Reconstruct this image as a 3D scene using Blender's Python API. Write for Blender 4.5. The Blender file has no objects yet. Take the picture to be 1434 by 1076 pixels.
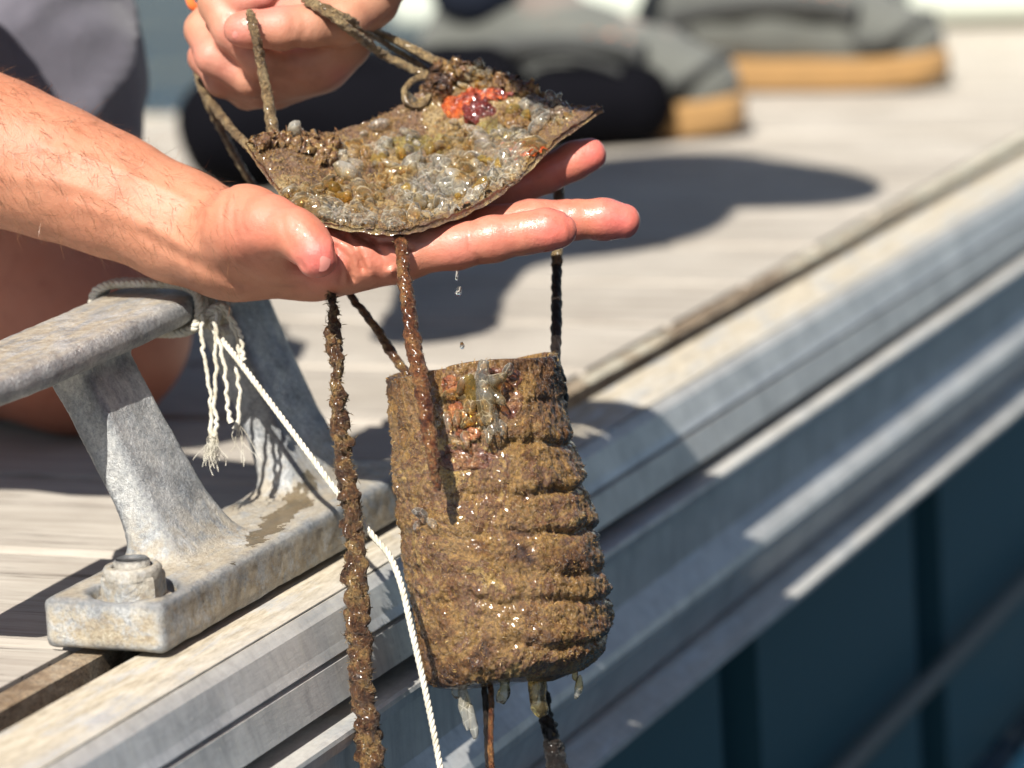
import bpy, math, random
import numpy as np
from mathutils import Vector, Matrix
random.seed(7); RNG = np.random.default_rng(11)
SC = bpy.context.scene
COL = SC.collection

# ------------------------------------------------------------------ camera
PITCH, ROLL, YAW = (math.radians(a) for a in (11.2, 3.5, 23.3))
HFOV = math.radians(17.0)
FPX = 717 / math.tan(HFOV / 2)                      # focal length in photograph pixels (1434 x 1076)
cf = np.array([math.cos(YAW)*math.cos(PITCH), math.sin(YAW)*math.cos(PITCH), -math.sin(PITCH)])
r0 = np.array([math.sin(YAW), -math.cos(YAW), 0.0]); u0 = np.cross(r0, cf)
cr = math.cos(ROLL)*r0 - math.sin(ROLL)*u0
cu = math.sin(ROLL)*r0 + math.cos(ROLL)*u0
CAMH = 0.3809
CP = np.array([0.0, 0.0, CAMH])
cam_d = bpy.data.cameras.new('camera'); cam = bpy.data.objects.new('camera', cam_d); COL.objects.link(cam)
cam_d.sensor_width = 36; cam_d.angle = HFOV; cam_d.clip_start = 0.02; cam_d.clip_end = 3000
cam.matrix_world = Matrix(((cr[0], cu[0], -cf[0], CP[0]), (cr[1], cu[1], -cf[1], CP[1]), (cr[2], cu[2], -cf[2], CP[2]), (0, 0, 0, 1)))
cam_d.dof.use_dof = True; cam_d.dof.focus_distance = 1.505; cam_d.dof.aperture_fstop = 6.6; cam_d.dof.aperture_blades = 0
SC.camera = cam

# ------------------------------------------------------------------ sky, sun, exposure
SUN_EL, SUN_TRAVEL = math.radians(49), math.radians(3)   # light travels towards this azimuth
Ldir = Vector((math.cos(SUN_EL)*math.cos(SUN_TRAVEL), math.cos(SUN_EL)*math.sin(SUN_TRAVEL), -math.sin(SUN_EL)))
w = bpy.data.worlds.new('World'); SC.world = w; w.use_nodes = True
nt = w.node_tree
sky = nt.nodes.new('ShaderNodeTexSky'); sky.sky_type = 'NISHITA'; sky.sun_disc = False
sky.sun_elevation = SUN_EL; sky.sun_rotation = math.atan2(-Ldir.x, -Ldir.y)
nt.links.new(sky.outputs[0], nt.nodes['Background'].inputs[0]); nt.nodes['Background'].inputs[1].default_value = 0.052
sun_d = bpy.data.lights.new('sun', 'SUN'); sun_d.energy = 5.0; sun_d.angle = math.radians(0.5); sun_d.color = (1, 0.95, 0.86)
sun = bpy.data.objects.new('sun', sun_d); COL.objects.link(sun)
sun.rotation_euler = Ldir.to_track_quat('-Z', 'Y').to_euler()
SC.view_settings.view_transform = 'Standard'; SC.view_settings.look = 'None'; SC.view_settings.gamma = 1
SC.view_settings.exposure = 0.8; SC.view_settings.use_curve_mapping = False
SC.cycles.max_bounces = 10; SC.cycles.transmission_bounces = 8; SC.cycles.transparent_max_bounces = 12

# ------------------------------------------------------------------ helpers
def ray(px, py): return cf + (px-717)/FPX*cr - (py-538)/FPX*cu
def K(px, py, d): return CP + d*ray(px, py)                        # pixel + depth -> world
def G(px, py, z=0.0):                                              # pixel on the plane at height z
    d = ray(px, py); return CP + d*((z-CAMH)/d[2])
def cam_to_world(q): return CP + q[:, 0:1]*cr + q[:, 1:2]*cu + q[:, 2:3]*cf
def KC(px, py, d): return np.array([(px-717)/FPX*d, -(py-538)/FPX*d, d])   # the same in camera axes
def proj(q):
    v = np.asarray(q) - CP; z = v@cf
    return 717+FPX*(v@cr)/z, 538-FPX*(v@cu)/z

def hash3(i, j, k, s=0):
    n = (i.astype(np.int64)*73856093) ^ (j.astype(np.int64)*19349663) ^ (k.astype(np.int64)*83492791) ^ (s*2654435761)
    n = (n ^ (n >> 13)) * 1274126177 & 0x7fffffff
    n = (n ^ (n >> 15)) * 668265263 & 0x7fffffff
    return ((n ^ (n >> 16)) & 0xffff) / 65535.0
def vnoise(p, s=0):
    f0 = np.floor(p); t = p - f0; t = t*t*(3-2*t); i, j, k = f0[..., 0].astype(int), f0[..., 1].astype(int), f0[..., 2].astype(int)
    o = 0
    for a in (0, 1):
        wx = t[..., 0] if a else 1-t[..., 0]
        for b in (0, 1):
            wy = t[..., 1] if b else 1-t[..., 1]
            for c in (0, 1):
                wz = t[..., 2] if c else 1-t[..., 2]
                o = o + wx*wy*wz*hash3(i+a, j+b, k+c, s)
    return o*2-1
def fbm(p, o=4, s=0, g=0.5):
    p = np.asarray(p, float); v = 0; a = 1; n = 0
    for q in range(o):
        v = v + a*vnoise(p*2**q + 17.3*q, s+q); n += a; a *= g
    return v/n

def mesh_obj(name, V, Fc, mat, parent=None, smooth=True, normals=None, attrs=None, auto=None):
    me = bpy.data.meshes.new(name)
    V = np.asarray(V, float)
    me.from_pydata(V.tolist(), [], [tuple(int(i) for i in f) for f in Fc]) if not isinstance(Fc, np.ndarray) else fill(me, V, Fc)
    me.update()
    if smooth: me.polygons.foreach_set('use_smooth', np.ones(len(me.polygons), bool))
    if attrs:
        for k, a in attrs.items():
            at = me.attributes.new(k, 'FLOAT', 'POINT'); at.data.foreach_set('value', np.asarray(a, np.float32))
    if normals is not None: me.normals_split_custom_set_from_vertices(normals.tolist())
    if mat: me.materials.append(mat)
    o = bpy.data.objects.new(name, me); COL.objects.link(o)
    if parent: o.parent = parent; o.matrix_parent_inverse = parent.matrix_world.inverted() if False else Matrix.Translation(-parent.location)
    return o
def fill(me, V, Fc):
    n, k = Fc.shape
    me.vertices.add(len(V)); me.vertices.foreach_set('co', V.astype(np.float32).ravel())
    me.loops.add(n*k); me.loops.foreach_set('vertex_index', Fc.astype(np.int32).ravel())
    me.polygons.add(n); me.polygons.foreach_set('loop_start', np.arange(0, n*k, k, dtype=np.int32)); me.polygons.foreach_set('loop_total', np.full(n, k, np.int32))
    me.update(calc_edges=True)
def tag(o, label=None, cat=None, group=None, kind=None):
    for k, v in (('label', label), ('category', cat), ('group', group), ('kind', kind)):
        if v: o[k] = v
    return o
def empty(name, loc, label=None, cat=None, group=None):
    o = bpy.data.objects.new(name, None); COL.objects.link(o); o.location = Vector(loc); o.empty_display_size = 0.02
    return tag(o, label, cat, group)
def catmull(pts, n):
    P = np.asarray(pts, float); m = len(P)
    if m == 2: return P[0] + np.linspace(0, 1, n)[:, None]*(P[1]-P[0])
    P = np.vstack([2*P[0]-P[1], P, 2*P[-1]-P[-2]]); t = np.linspace(0, m-1, n); i = np.clip(t.astype(int), 0, m-2); t = (t-i)[:, None]
    a, b, c, d = P[i], P[i+1], P[i+2], P[i+3]
    return 0.5*(2*b+(c-a)*t+(2*a-5*b+4*c-d)*t*t+(3*b-a-3*c+d)*t**3)
def frames(C):
    T = np.gradient(C, axis=0); T /= np.linalg.norm(T, axis=1)[:, None]+1e-12
    N = np.zeros_like(T); a = np.array([1., 0, 0]) if abs(T[0][0]) < .8 else np.array([0, 1., 0])
    n = a - T[0]*(a@T[0]); n /= np.linalg.norm(n)
    for i in range(len(C)):
        n = n - T[i]*(n@T[i]); n /= np.linalg.norm(n); N[i] = n
    return T, N, np.cross(T, N)
def grid_faces(nu, nv, wrap_u=False, wrap_v=False):
    iu = np.arange(nu if wrap_u else nu-1); iv = np.arange(nv if wrap_v else nv-1)
    a, b = np.meshgrid(iu, iv, indexing='ij'); a2 = (a+1) % nu; b2 = (b+1) % nv
    return np.stack([a*nv+b, a2*nv+b, a2*nv+b2, a*nv+b2], -1).reshape(-1, 4)
def tube(C, R, ns=12, disp=None, cap=True):
    C = np.asarray(C, float); n = len(C); R = np.broadcast_to(np.asarray(R, float), (n,))
    T, N, B = frames(C); th = np.linspace(0, 2*np.pi, ns, endpoint=False)
    rr = R[:, None]*np.ones((1, ns))
    if disp is not None: rr = rr + disp(np.arange(n)[:, None]/(n-1), th[None, :], C)
    V = C[:, None, :] + rr[..., None]*(np.cos(th)[None, :, None]*N[:, None, :] + np.sin(th)[None, :, None]*B[:, None, :])
    Fc = grid_faces(n, ns, wrap_v=True)[:, ::-1]; V = V.reshape(-1, 3)
    if cap:
        V = np.vstack([V, C[0], C[-1]]); k = np.arange(ns); k2 = (k+1) % ns
        a = np.stack([k, k2, np.full(ns, n*ns), np.full(ns, n*ns)], -1)[:, :3]; b = np.stack([(n-1)*ns+k2, (n-1)*ns+k, np.full(ns, n*ns+1)], -1)
        tri = np.vstack([a, b]); Fc = [tuple(f) for f in Fc.tolist()] + [tuple(f) for f in tri.tolist()]
    return V, Fc
def joinm(parts):
    V = []; Fc = []; o = 0
    for v, f in parts:
        V.append(np.asarray(v)); f = f.tolist() if isinstance(f, np.ndarray) else f
        Fc += [tuple(i+o for i in q) for q in f]; o += len(v)
    return np.vstack(V), Fc
def boxm(x0, x1, y0, y1, z0, z1, b=0.0):
    V = np.array([[x, y, z] for z in (z0, z1) for y in (y0, y1) for x in (x0, x1)], float)
    return V, [(0, 2, 3, 1), (4, 5, 7, 6), (0, 1, 5, 4), (2, 6, 7, 3), (0, 4, 6, 2), (1, 3, 7, 5)]

# signed-distance modelling: smooth unions on a voxel grid, meshed with surface nets
class SDF:
    def __init__(s, lo, hi, h):
        s.lo = np.asarray(lo, float); s.h = h; s.n = np.ceil((np.asarray(hi)-s.lo)/h).astype(int)+1
        s.f = np.full(s.n, 0.5, np.float32)
    def sub(s, lo, hi):
        a = np.clip(np.floor((lo-s.lo)/s.h).astype(int), 0, s.n); b = np.clip(np.ceil((hi-s.lo)/s.h).astype(int)+1, 0, s.n)
        sl = tuple(slice(i, j) for i, j in zip(a, b))
        ax = [s.lo[k]+s.h*np.arange(a[k], b[k]) for k in range(3)]
        return sl, np.meshgrid(*ax, indexing='ij', sparse=True)
    def blend(s, sl, d, k):
        f = s.f[sl]
        if f.size == 0: return
        d = np.asarray(d, np.float32)
        hh = np.maximum(k-np.abs(f-d), 0)/k if k > 0 else 0
        s.f[sl] = np.minimum(f, d) - (hh*hh*k*0.25 if k > 0 else 0)
    def cone(s, a, b, ra, rb, k=0.004, sq=None):
        a = np.asarray(a, float); b = np.asarray(b, float); m = max(ra, rb)+k+3*s.h
        sl, (x, y, z) = s.sub(np.minimum(a, b)-m, np.maximum(a, b)+m)
        ab = b-a; L = ab@ab+1e-12
        t = np.clip(((x-a[0])*ab[0]+(y-a[1])*ab[1]+(z-a[2])*ab[2])/L, 0, 1)
        dx, dy, dz = x-a[0]-t*ab[0], y-a[1]-t*ab[1], z-a[2]-t*ab[2]
        if sq is not None:
            ax, fac = sq; pr = dx*ax[0]+dy*ax[1]+dz*ax[2]; dd = np.sqrt(np.maximum(dx*dx+dy*dy+dz*dz+(fac*fac-1)*pr*pr, 0))
        else: dd = np.sqrt(dx*dx+dy*dy+dz*dz)
        s.blend(sl, dd-(ra+t*(rb-ra)), k)
    def chain(s, pts, k=0.004, sq=None):
        for (a, ra), (b, rb) in zip(pts[:-1], pts[1:]): s.cone(a, b, ra, rb, k, sq)
    def ell(s, c, R, k=0.004, M=None):
        c = np.asarray(c, float); R = np.asarray(R, float); m = R.max()+k+3*s.h
        sl, (x, y, z) = s.sub(c-m, c+m); x, y, z = x-c[0], y-c[1], z-c[2]
        if M is not None: x, y, z = (M[i][0]*x+M[i][1]*y+M[i][2]*z for i in range(3))
        q = np.sqrt((x/R[0])**2+(y/R[1])**2+(z/R[2])**2); s.blend(sl, (q-1)*R.min(), k)
    def func(s, fn, lo, hi, k=0.004, cut=False):
        sl, g = s.sub(np.asarray(lo, float), np.asarray(hi, float)); d = fn(*g)
        if cut: s.f[sl] = np.maximum(s.f[sl], -d)
        else: s.blend(sl, d, k)
    def mesh(s, warp=None):
        f = s.f
        if warp is not None: f = f + warp
        nx, ny, nz = f.shape; ins = f < 0
        c = np.zeros((nx-1, ny-1, nz-1), np.int8)
        for a in (0, 1):
            for b in (0, 1):
                for d in (0, 1): c += ins[a:nx-1+a, b:ny-1+b, d:nz-1+d]
        act = np.argwhere((c > 0) & (c < 8)); idx = -np.ones(c.shape, np.int64); idx[tuple(act.T)] = np.arange(len(act))
        acc = np.zeros((len(act), 3)); cnt = np.zeros(len(act))
        corners = [(a, b, d) for a in (0, 1) for b in (0, 1) for d in (0, 1)]
        for p in corners:
            for ax in range(3):
                if p[ax]: continue
                q = list(p); q[ax] = 1
                fp = f[tuple((act+p).T)]; fq = f[tuple((act+np.array(q)).T)]; m = (fp < 0) != (fq < 0)
                t = np.where(m, fp/(fp-fq+1e-20), 0); pos = act + np.array(p, float); pos[:, ax] += t
                acc[m] += pos[m]; cnt[m] += 1
        V = s.lo + s.h*(acc/cnt[:, None])
        quads = []
        for ax in range(3):
            sl0 = [slice(1, -1)]*3; sl0[ax] = slice(0, -1); sl1 = list(sl0); sl1[ax] = slice(1, None)
            m0 = ins[tuple(sl0)]; m1 = ins[tuple(sl1)]; e = np.argwhere(m0 != m1); flip = m0[tuple(e.T)]
            off = np.ones(3, int); off[ax] = 0; e = e + off
            b, d = (ax+1) % 3, (ax+2) % 3
            eb = np.zeros(3, int); eb[b] = 1; ed = np.zeros(3, int); ed[d] = 1
            q = np.stack([idx[tuple((e-eb-ed).T)], idx[tuple((e-ed).T)], idx[tuple(e.T)], idx[tuple((e-eb).T)]], -1)
            q[~flip] = q[~flip][:, ::-1]; quads.append(q)
        Q = np.vstack(quads); Q = Q[(Q >= 0).all(1)]
        g = np.gradient(f, s.h)
        ii = np.clip(np.round((V-s.lo)/s.h).astype(int), 0, np.array(f.shape)-1)
        Nn = np.stack([gg[tuple(ii.T)] for gg in g], -1); Nn /= np.linalg.norm(Nn, axis=1)[:, None]+1e-9
        t_ = np.cross(V[Q[:, 2]]-V[Q[:, 0]], V[Q[:, 3]]-V[Q[:, 1]])
        if (t_*Nn[Q[:, 0]]).sum() < 0: Q = Q[:, ::-1].copy()
        return V, Q, Nn
def smooth_mesh(V, Q, it=2, lam=0.5):
    n = len(V); e = np.vstack([Q[:, [0, 1]], Q[:, [1, 2]], Q[:, [2, 3]], Q[:, [3, 0]]])
    deg = np.bincount(e.ravel(), minlength=n)
    for _ in range(it):
        S = np.zeros_like(V)
        for k in range(3): S[:, k] = np.bincount(e[:, 0], V[e[:, 1], k], n)+np.bincount(e[:, 1], V[e[:, 0], k], n)
        V = V + lam*(S/np.maximum(deg, 1)[:, None]-V)
    return V

# ------------------------------------------------------------------ materials
class NB:
    def __init__(s, name):
        s.m = bpy.data.materials.new(name); s.m.use_nodes = True; s.t = s.m.node_tree; s.b = s.t.nodes['Principled BSDF']; s.out = s.t.nodes['Material Output']
    def n(s, typ, **kw):
        o = s.t.nodes.new('ShaderNode'+typ)
        for k, v in kw.items():
            if k.startswith('_'): setattr(o, k[1:], v)
            else:
                i = o.inputs[int(k[1:])] if k[0] == 'i' and k[1:].isdigit() else o.inputs[k.replace('__', ' ')]
                s.set(i, v)
        return o
    def set(s, i, v):
        if hasattr(v, 'is_linked') or isinstance(v, bpy.types.NodeSocket): s.t.links.new(v, i)
        elif isinstance(v, (tuple, list)) and len(v) == 3 and i.type == 'RGBA': i.default_value = (*v, 1)
        else: i.default_value = v
    def P(s, **kw):
        for k, v in kw.items(): s.set(s.b.inputs[k.replace('__', ' ')], v)
        return s.m
    def coord(s, scale=(1, 1, 1), rot=(0, 0, 0), kind='Object'):
        c = s.n('TexCoord'); return s.n('Mapping', Vector=c.outputs[kind], Scale=scale, Rotation=rot).outputs[0]
    def world(s, scale=(1, 1, 1)):
        g = s.n('NewGeometry'); return s.n('Mapping', Vector=g.outputs['Position'], Scale=scale).outputs[0]
    def noise(s, vec, scale, detail=4, rough=0.55, dist=0):
        return s.n('TexNoise', Vector=vec, Scale=scale, Detail=detail, Roughness=rough, Distortion=dist).outputs[0]
    def vor(s, vec, scale, feature='F1', out=0, rnd=1):
        return s.n('TexVoronoi', _feature=feature, Vector=vec, Scale=scale, Randomness=rnd).outputs[out]
    def ramp(s, fac, stops):
        r = s.n('ValToRGB', Fac=fac); e = r.color_ramp.elements
        while len(e) < len(stops): e.new(0.5)
        for k, (p, c) in enumerate(stops):
            e[k].position = p; e[k].color = (*c, 1) if isinstance(c, (tuple, list)) else (c, c, c, 1)
        return r.outputs[0]
    def mix(s, fac, a, b, mode='MIX'):
        r = s.n('Mix', _data_type='RGBA', _blend_type=mode); s.set(r.inputs[0], fac); s.set(r.inputs[6], a); s.set(r.inputs[7], b); return r.outputs[2]
    def math(s, op, a, b=0.5, clamp=False):
        r = s.n('Math', _operation=op); r.use_clamp = clamp; s.set(r.inputs[0], a); s.set(r.inputs[1], b); return r.outputs[0]
    def bump(s, h, strength=0.5, dist=0.001, normal=None):
        r = s.n('Bump', Strength=strength, Distance=dist, Height=h)
        if normal is not None: s.set(r.inputs['Normal'], normal)
        return r.outputs[0]
    def attr(s, name): return s.n('Attribute', _attribute_name=name).outputs['Fac']

def skin_mat(name, tan, pink, wetr=0.3):
    b = NB(name); p = b.world()
    red = b.attr('red'); wet = b.attr('wet')
    c = b.mix(red, tan, pink)
    mott = b.ramp(b.noise(p, 90, 5, .6), [(.3, (.82, .74, .72)), (.5, (1, 1, 1)), (.72, (1.0, .93, .88))])
    c = b.mix(.75, c, mott, 'MULTIPLY')
    big = b.ramp(b.noise(p, 28, 3), [(.35, (.93, .82, .78)), (.6, (1, 1, 1))])
    c = b.mix(.6, c, big, 'MULTIPLY')
    pores = b.vor(p, 1400, 'DISTANCE_TO_EDGE'); lines = b.noise(p, 420, 4, .7)
    nb = b.bump(pores, .35, .00035); nb = b.bump(lines, .45, .0006, nb)
    ws = b.math('MULTIPLY', wet, b.ramp(b.noise(p, 160, 3), [(.42, 0.0), (.55, 1.0)]))
    rg = b.math('SUBTRACT', .52, b.math('MULTIPLY', ws, .34))
    return b.P(Base__Color=c, Roughness=rg, Subsurface__Weight=.16, Subsurface__Radius=(.006, .0022, .0012), Subsurface__Scale=.6, Normal=nb, Coat__Weight=b.math('MULTIPLY', ws, .8), Coat__Roughness=.12)
def plain(name, col, rough=.6, metal=0, **kw): return NB(name).P(Base__Color=col, Roughness=rough, Metallic=metal, **kw)

def wood_mat():
    b = NB('weathered_wood'); oi = b.n('ObjectInfo').outputs['Random']; p0 = b.world()
    off = b.n('CombineXYZ', X=b.math('MULTIPLY', oi, 37.0), Y=b.math('MULTIPLY', oi, 11.0)).outputs[0]
    p = b.n('VectorMath', _operation='ADD', i0=p0, i1=off).outputs[0]
    g = b.n('Mapping', Vector=p, Scale=(1, .045, 1)).outputs[0]
    fine = b.noise(g, 620, 9, .76, .5); mid = b.noise(g, 110, 7, .68, .8); wide = b.noise(p, 9, 3)
    c = b.ramp(mid, [(.28, (.26, .235, .205)), (.42, (.365, .34, .305)), (.58, (.425, .40, .36)), (.75, (.485, .46, .42))])
    c = b.mix(.7, c, b.ramp(fine, [(.3, (.68, .64, .6)), (.5, (1, 1, 1)), (.7, (1.1, 1.09, 1.08))]), 'MULTIPLY')
    c = b.mix(.55, c, b.ramp(wide, [(.35, (.8, .76, .72)), (.62, (1.08, 1.06, 1.05))]), 'MULTIPLY')
    tint = b.ramp(oi, [(0, (.92, .9, .88)), (1, (1.06, 1.05, 1.03))]); c = b.mix(1, c, tint, 'MULTIPLY')
    cr_ = b.ramp(b.noise(g, 210, 3, .6), [(.33, 0.0), (.4, 1.0)])
    c = b.mix(b.math('MULTIPLY', b.math('SUBTRACT', 1, cr_), .7), c, (.13, .105, .085))
    nb = b.bump(fine, .5, .0012); nb = b.bump(cr_, .6, .0015, nb)
    return b.P(Base__Color=c, Roughness=.82, Normal=nb)
def alu_mat():
    b = NB('oxidised_aluminium'); p = b.world(); st = b.n('Mapping', Vector=p, Scale=(.18, 1, 1)).outputs[0]; dr = b.n('Mapping', Vector=p, Scale=(1, 1, .12)).outputs[0]
    base = b.ramp(b.noise(p, 26, 5, .65), [(.3, (.44, .46, .475)), (.5, (.56, .575, .585)), (.7, (.66, .675, .68))])
    base = b.mix(.45, base, b.ramp(b.noise(dr, 170, 8, .75), [(.32, (.5, .5, .53)), (.5, (1, 1, 1)), (.68, (1.25, 1.25, 1.22))]), 'MULTIPLY')
    drip = b.ramp(b.noise(dr, 230, 4, .65), [(.55, 0.0), (.68, 1.0)]); base = b.mix(b.math('MULTIPLY', drip, .5), base, (.62, .63, .6))
    z = b.n('SeparateXYZ', Vector=b.n('NewGeometry').outputs['Normal']).outputs[2]
    zz = b.n('SeparateXYZ', Vector=p).outputs[2]
    dust = b.math('MULTIPLY', b.ramp(z, [(.45, 0.0), (.85, 1.0)]), b.ramp(b.noise(st, 80, 10, .76, .4), [(.36, .1), (.5, 1.0)]))
    hi = b.ramp(b.math('MULTIPLY_ADD', zz, 40.0), [(.0, 0.0), (.49, 1.0)])
    dust = b.math('MULTIPLY', dust, b.math('MAXIMUM', hi, .35))
    dc = b.ramp(b.noise(st, 330, 8, .76), [(.34, (.22, .175, .115)), (.46, (.37, .31, .215)), (.56, (.47, .405, .30)), (.7, (.55, .50, .41))])
    c = b.mix(dust, base, dc)
    spots = b.ramp(b.vor(b.n('Mapping', Vector=p, Scale=(1, 1, .5)).outputs[0], 260), [(.07, 1.0), (.13, 0.0)]); c = b.mix(b.math('MULTIPLY', spots, b.ramp(b.noise(p, 30), [(.5, 0.0), (.6, .8)])), c, (.72, .7, .64))
    met = b.math('MULTIPLY', b.math('SUBTRACT', 1, dust), .55)
    nb = b.bump(b.noise(st, 500, 4), .25, .0006); nb = b.bump(b.noise(p, 150, 4), .25, .0008, nb)
    return b.P(Base__Color=c, Metallic=met, Roughness=b.mix(dust, (.42, .42, .42), (.85, .85, .85)), Normal=nb)
def galv_mat():
    b = NB('galvanised_casting'); p = b.world()
    c = b.ramp(b.noise(p, 48, 10, .74, .4), [(.30, (.15, .165, .18)), (.42, (.32, .335, .35)), (.52, (.45, .465, .475)), (.60, (.55, .56, .56)), (.70, (.70, .70, .68))])
    sp = b.ramp(b.noise(p, 560, 5, .75), [(.36, (.6, .6, .62)), (.5, (1, 1, 1)), (.64, (1.3, 1.28, 1.24))]); c = b.mix(.75, c, sp, 'MULTIPLY')
    chip = b.ramp(b.vor(p, 210), [(.12, 1.0), (.2, 0.0)]); c = b.mix(b.math('MULTIPLY', chip, b.ramp(b.noise(p, 40, 3), [(.5, 0.0), (.58, .6)])), c, (.66, .66, .62))
    z = b.n('SeparateXYZ', Vector=p).outputs[2]
    low = b.ramp(b.math('MULTIPLY', z, 9.0), [(.0, 1.0), (.18, .75), (.30, .5), (.42, .12)])
    gm = b.n('NewGeometry'); up = b.n('SeparateXYZ', Vector=gm.outputs['Normal']).outputs[2]
    mask = b.ramp(b.noise(p, 85, 10, .76, .4), [(.42, .0), (.53, 1.0)])
    dust = b.math('MULTIPLY', low, mask)
    dust = b.math('MAXIMUM', dust, b.math('MULTIPLY', b.ramp(up, [(.6, 0.0), (.92, .75)]), b.ramp(b.noise(b.n('Mapping', Vector=p, Scale=(.25, 1, 1)).outputs[0], 150, 9, .75), [(.40, .05), (.55, 1.0)])))
    edge = b.ramp(gm.outputs['Pointiness'], [(.50, 0.0), (.535, 1.0)]); dust = b.math('MULTIPLY', dust, b.math('SUBTRACT', 1, b.math('MULTIPLY', edge, .85)))
    c = b.mix(b.math('MULTIPLY', edge, .55), c, (.13, .14, .155))
    dc = b.ramp(b.noise(p, 260, 7, .75), [(.32, (.22, .165, .10)), (.46, (.38, .30, .19)), (.58, (.48, .41, .29)), (.7, (.58, .53, .43))])
    c = b.mix(dust, c, dc)
    wa, wb = G(345, 768, .0226), G(440, 684, .0226); wc = (wa+wb)/2; wl = np.linalg.norm(wb-wa)/2; an = math.atan2(wb[1]-wa[1], wb[0]-wa[0])
    lp = b.n('Mapping', _vector_type='TEXTURE', Vector=p, Location=tuple(wc), Rotation=(0, 0, an), Scale=(wl*1.15, .0085, .02)).outputs[0]
    ln = b.n('VectorMath', _operation='LENGTH', i0=lp).outputs['Value']
    wet = b.ramp(b.math('ADD', ln, b.math('MULTIPLY', b.math('SUBTRACT', b.noise(p, 110, 5, .6), .5), 2.4)), [(.80, 1.0), (.86, 0.0)])
    c = b.mix(wet, c, b.mix(1, c, (.42, .36, .27), 'MULTIPLY'))
    nb = b.bump(b.noise(p, 420, 6, .75), .8, .0018); nb = b.bump(b.noise(p, 70, 4), .35, .002, nb)
    return b.P(Base__Color=c, Metallic=b.math('MULTIPLY', b.math('SUBTRACT', 1, dust), .55), Roughness=b.mix(wet, b.ramp(b.noise(p, 90), [(.3, .32), (.7, .58)]), (.2, .2, .2)), Normal=nb)
def foul_mat(name, stops, sc=1.0, rough=.3, spark=1.0):
    b = NB(name); p = b.world()
    c = b.ramp(b.noise(p, 60*sc, 6, .7, .5), stops)
    c = b.mix(.85, c, b.ramp(b.noise(p, 700, 5, .75), [(.33, (.35, .3, .28)), (.5, (1, 1, 1)), (.66, (1.55, 1.45, 1.25))]), 'MULTIPLY')
    nb = b.bump(b.noise(p, 650, 5, .75), .8, .0022); nb = b.bump(b.vor(p, 900, 'F1'), .35, .001, nb)
    wet = b.ramp(b.noise(p, 75, 3), [(.38, rough+.22), (.56, rough*.7)])
    return b.P(Base__Color=c, Roughness=wet, Normal=nb, Specular__IOR__Level=.55*spark, Coat__Weight=b.ramp(b.noise(p, 48, 3), [(.38, .3), (.52, 1.0)]), Coat__Roughness=.10)
def gel_mat(name, col, body=(.94, .91, .81), rim=.86, core=.09, rough=.07):
    b = NB(name); p = b.world(); t = b.t
    nb = b.bump(b.noise(p, 260, 2, .5), .45, .0016)
    lw = b.n('LayerWeight', Blend=.32, Normal=nb); f = b.ramp(lw.outputs['Facing'], [(.2, core), (.5, core+.10), (.72, rim), (1.0, rim*.7)])
    streak = b.math('MULTIPLY', b.ramp(b.vor(p, 200, 'DISTANCE_TO_EDGE'), [(.0, .32), (.05, .0)]), b.ramp(b.noise(p, 60, 2), [(.45, 0.0), (.6, 1.0)])); f = b.math('ADD', f, streak, True)
    am = b.ramp(b.noise(p, 45, 3, .6), [(.47, 0.0), (.60, .85)])
    ctr = b.mix(am, col, (col[0]*.9, col[1]*.74, col[2]*.38)); cbd = b.mix(am, body, (body[0]*.85, body[1]*.66, body[2]*.34))
    tr = b.n('BsdfTransparent', Color=ctr).outputs[0]
    df = b.n('BsdfDiffuse', Color=cbd, Normal=nb).outputs[0]; tl = b.n('BsdfTranslucent', Color=cbd).outputs[0]
    m1 = b.n('MixShader', Fac=.35); t.links.new(df, m1.inputs[1]); t.links.new(tl, m1.inputs[2])
    m2 = b.n('MixShader', Fac=f); t.links.new(tr, m2.inputs[1]); t.links.new(m1.outputs[0], m2.inputs[2])
    fr = b.n('Fresnel', IOR=1.42, Normal=nb).outputs[0]
    gl = b.n('BsdfGlossy', Color=(1, 1, 1, 1), Roughness=rough, Normal=nb).outputs[0]
    m3 = b.n('MixShader', Fac=fr); t.links.new(m2.outputs[0], m3.inputs[1]); t.links.new(gl, m3.inputs[2])
    t.links.new(m3.outputs[0], b.out.inputs[0]); return b.m
def rope_mat(name, a, c2, hi, rough=.35):
    b = NB(name); p = b.world()
    c = b.ramp(b.noise(p, 130, 5, .7), [(.38, a), (.5, c2), (.62, hi)])
    c = b.mix(.9, c, b.ramp(b.noise(p, 700, 5, .75), [(.36, (.3, .27, .25)), (.5, (1, 1, 1)), (.62, (1.6, 1.5, 1.35))]), 'MULTIPLY')
    nb = b.bump(b.noise(p, 700, 5, .75), 1.0, .003)
    return b.P(Base__Color=c, Roughness=rough, Normal=nb, Specular__IOR__Level=.5, Coat__Weight=.25 if rough < .5 else 0.0, Coat__Roughness=.15)
def cloth_mat(name, col, sc=900, sheen=.15, spec=.5):
    b = NB(name); p = b.world()
    w1 = b.n('TexWave', Vector=p, Scale=sc, Distortion=1.5).outputs[1]
    c = b.mix(.5, col, b.ramp(b.noise(p, 40, 4), [(.3, (.8, .8, .82)), (.7, (1.12, 1.1, 1.08))]), 'MULTIPLY')
    c = b.mix(.35, c, b.ramp(b.noise(p, 1200, 2), [(.35, (.7, .7, .7)), (.65, (1.2, 1.2, 1.2))]), 'MULTIPLY')
    nb = b.bump(w1, .2, .0004); nb = b.bump(b.noise(p, 30, 3), .3, .004, nb)
    return b.P(Base__Color=c, Roughness=.9, Sheen__Weight=sheen, Specular__IOR__Level=spec, Normal=nb)
M = {}
M['skin'] = skin_mat('forearm_skin', (.485, .215, .128), (.66, .175, .145))
M['skin2'] = skin_mat('paler_skin', (.47, .24, .155), (.56, .21, .17))
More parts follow.
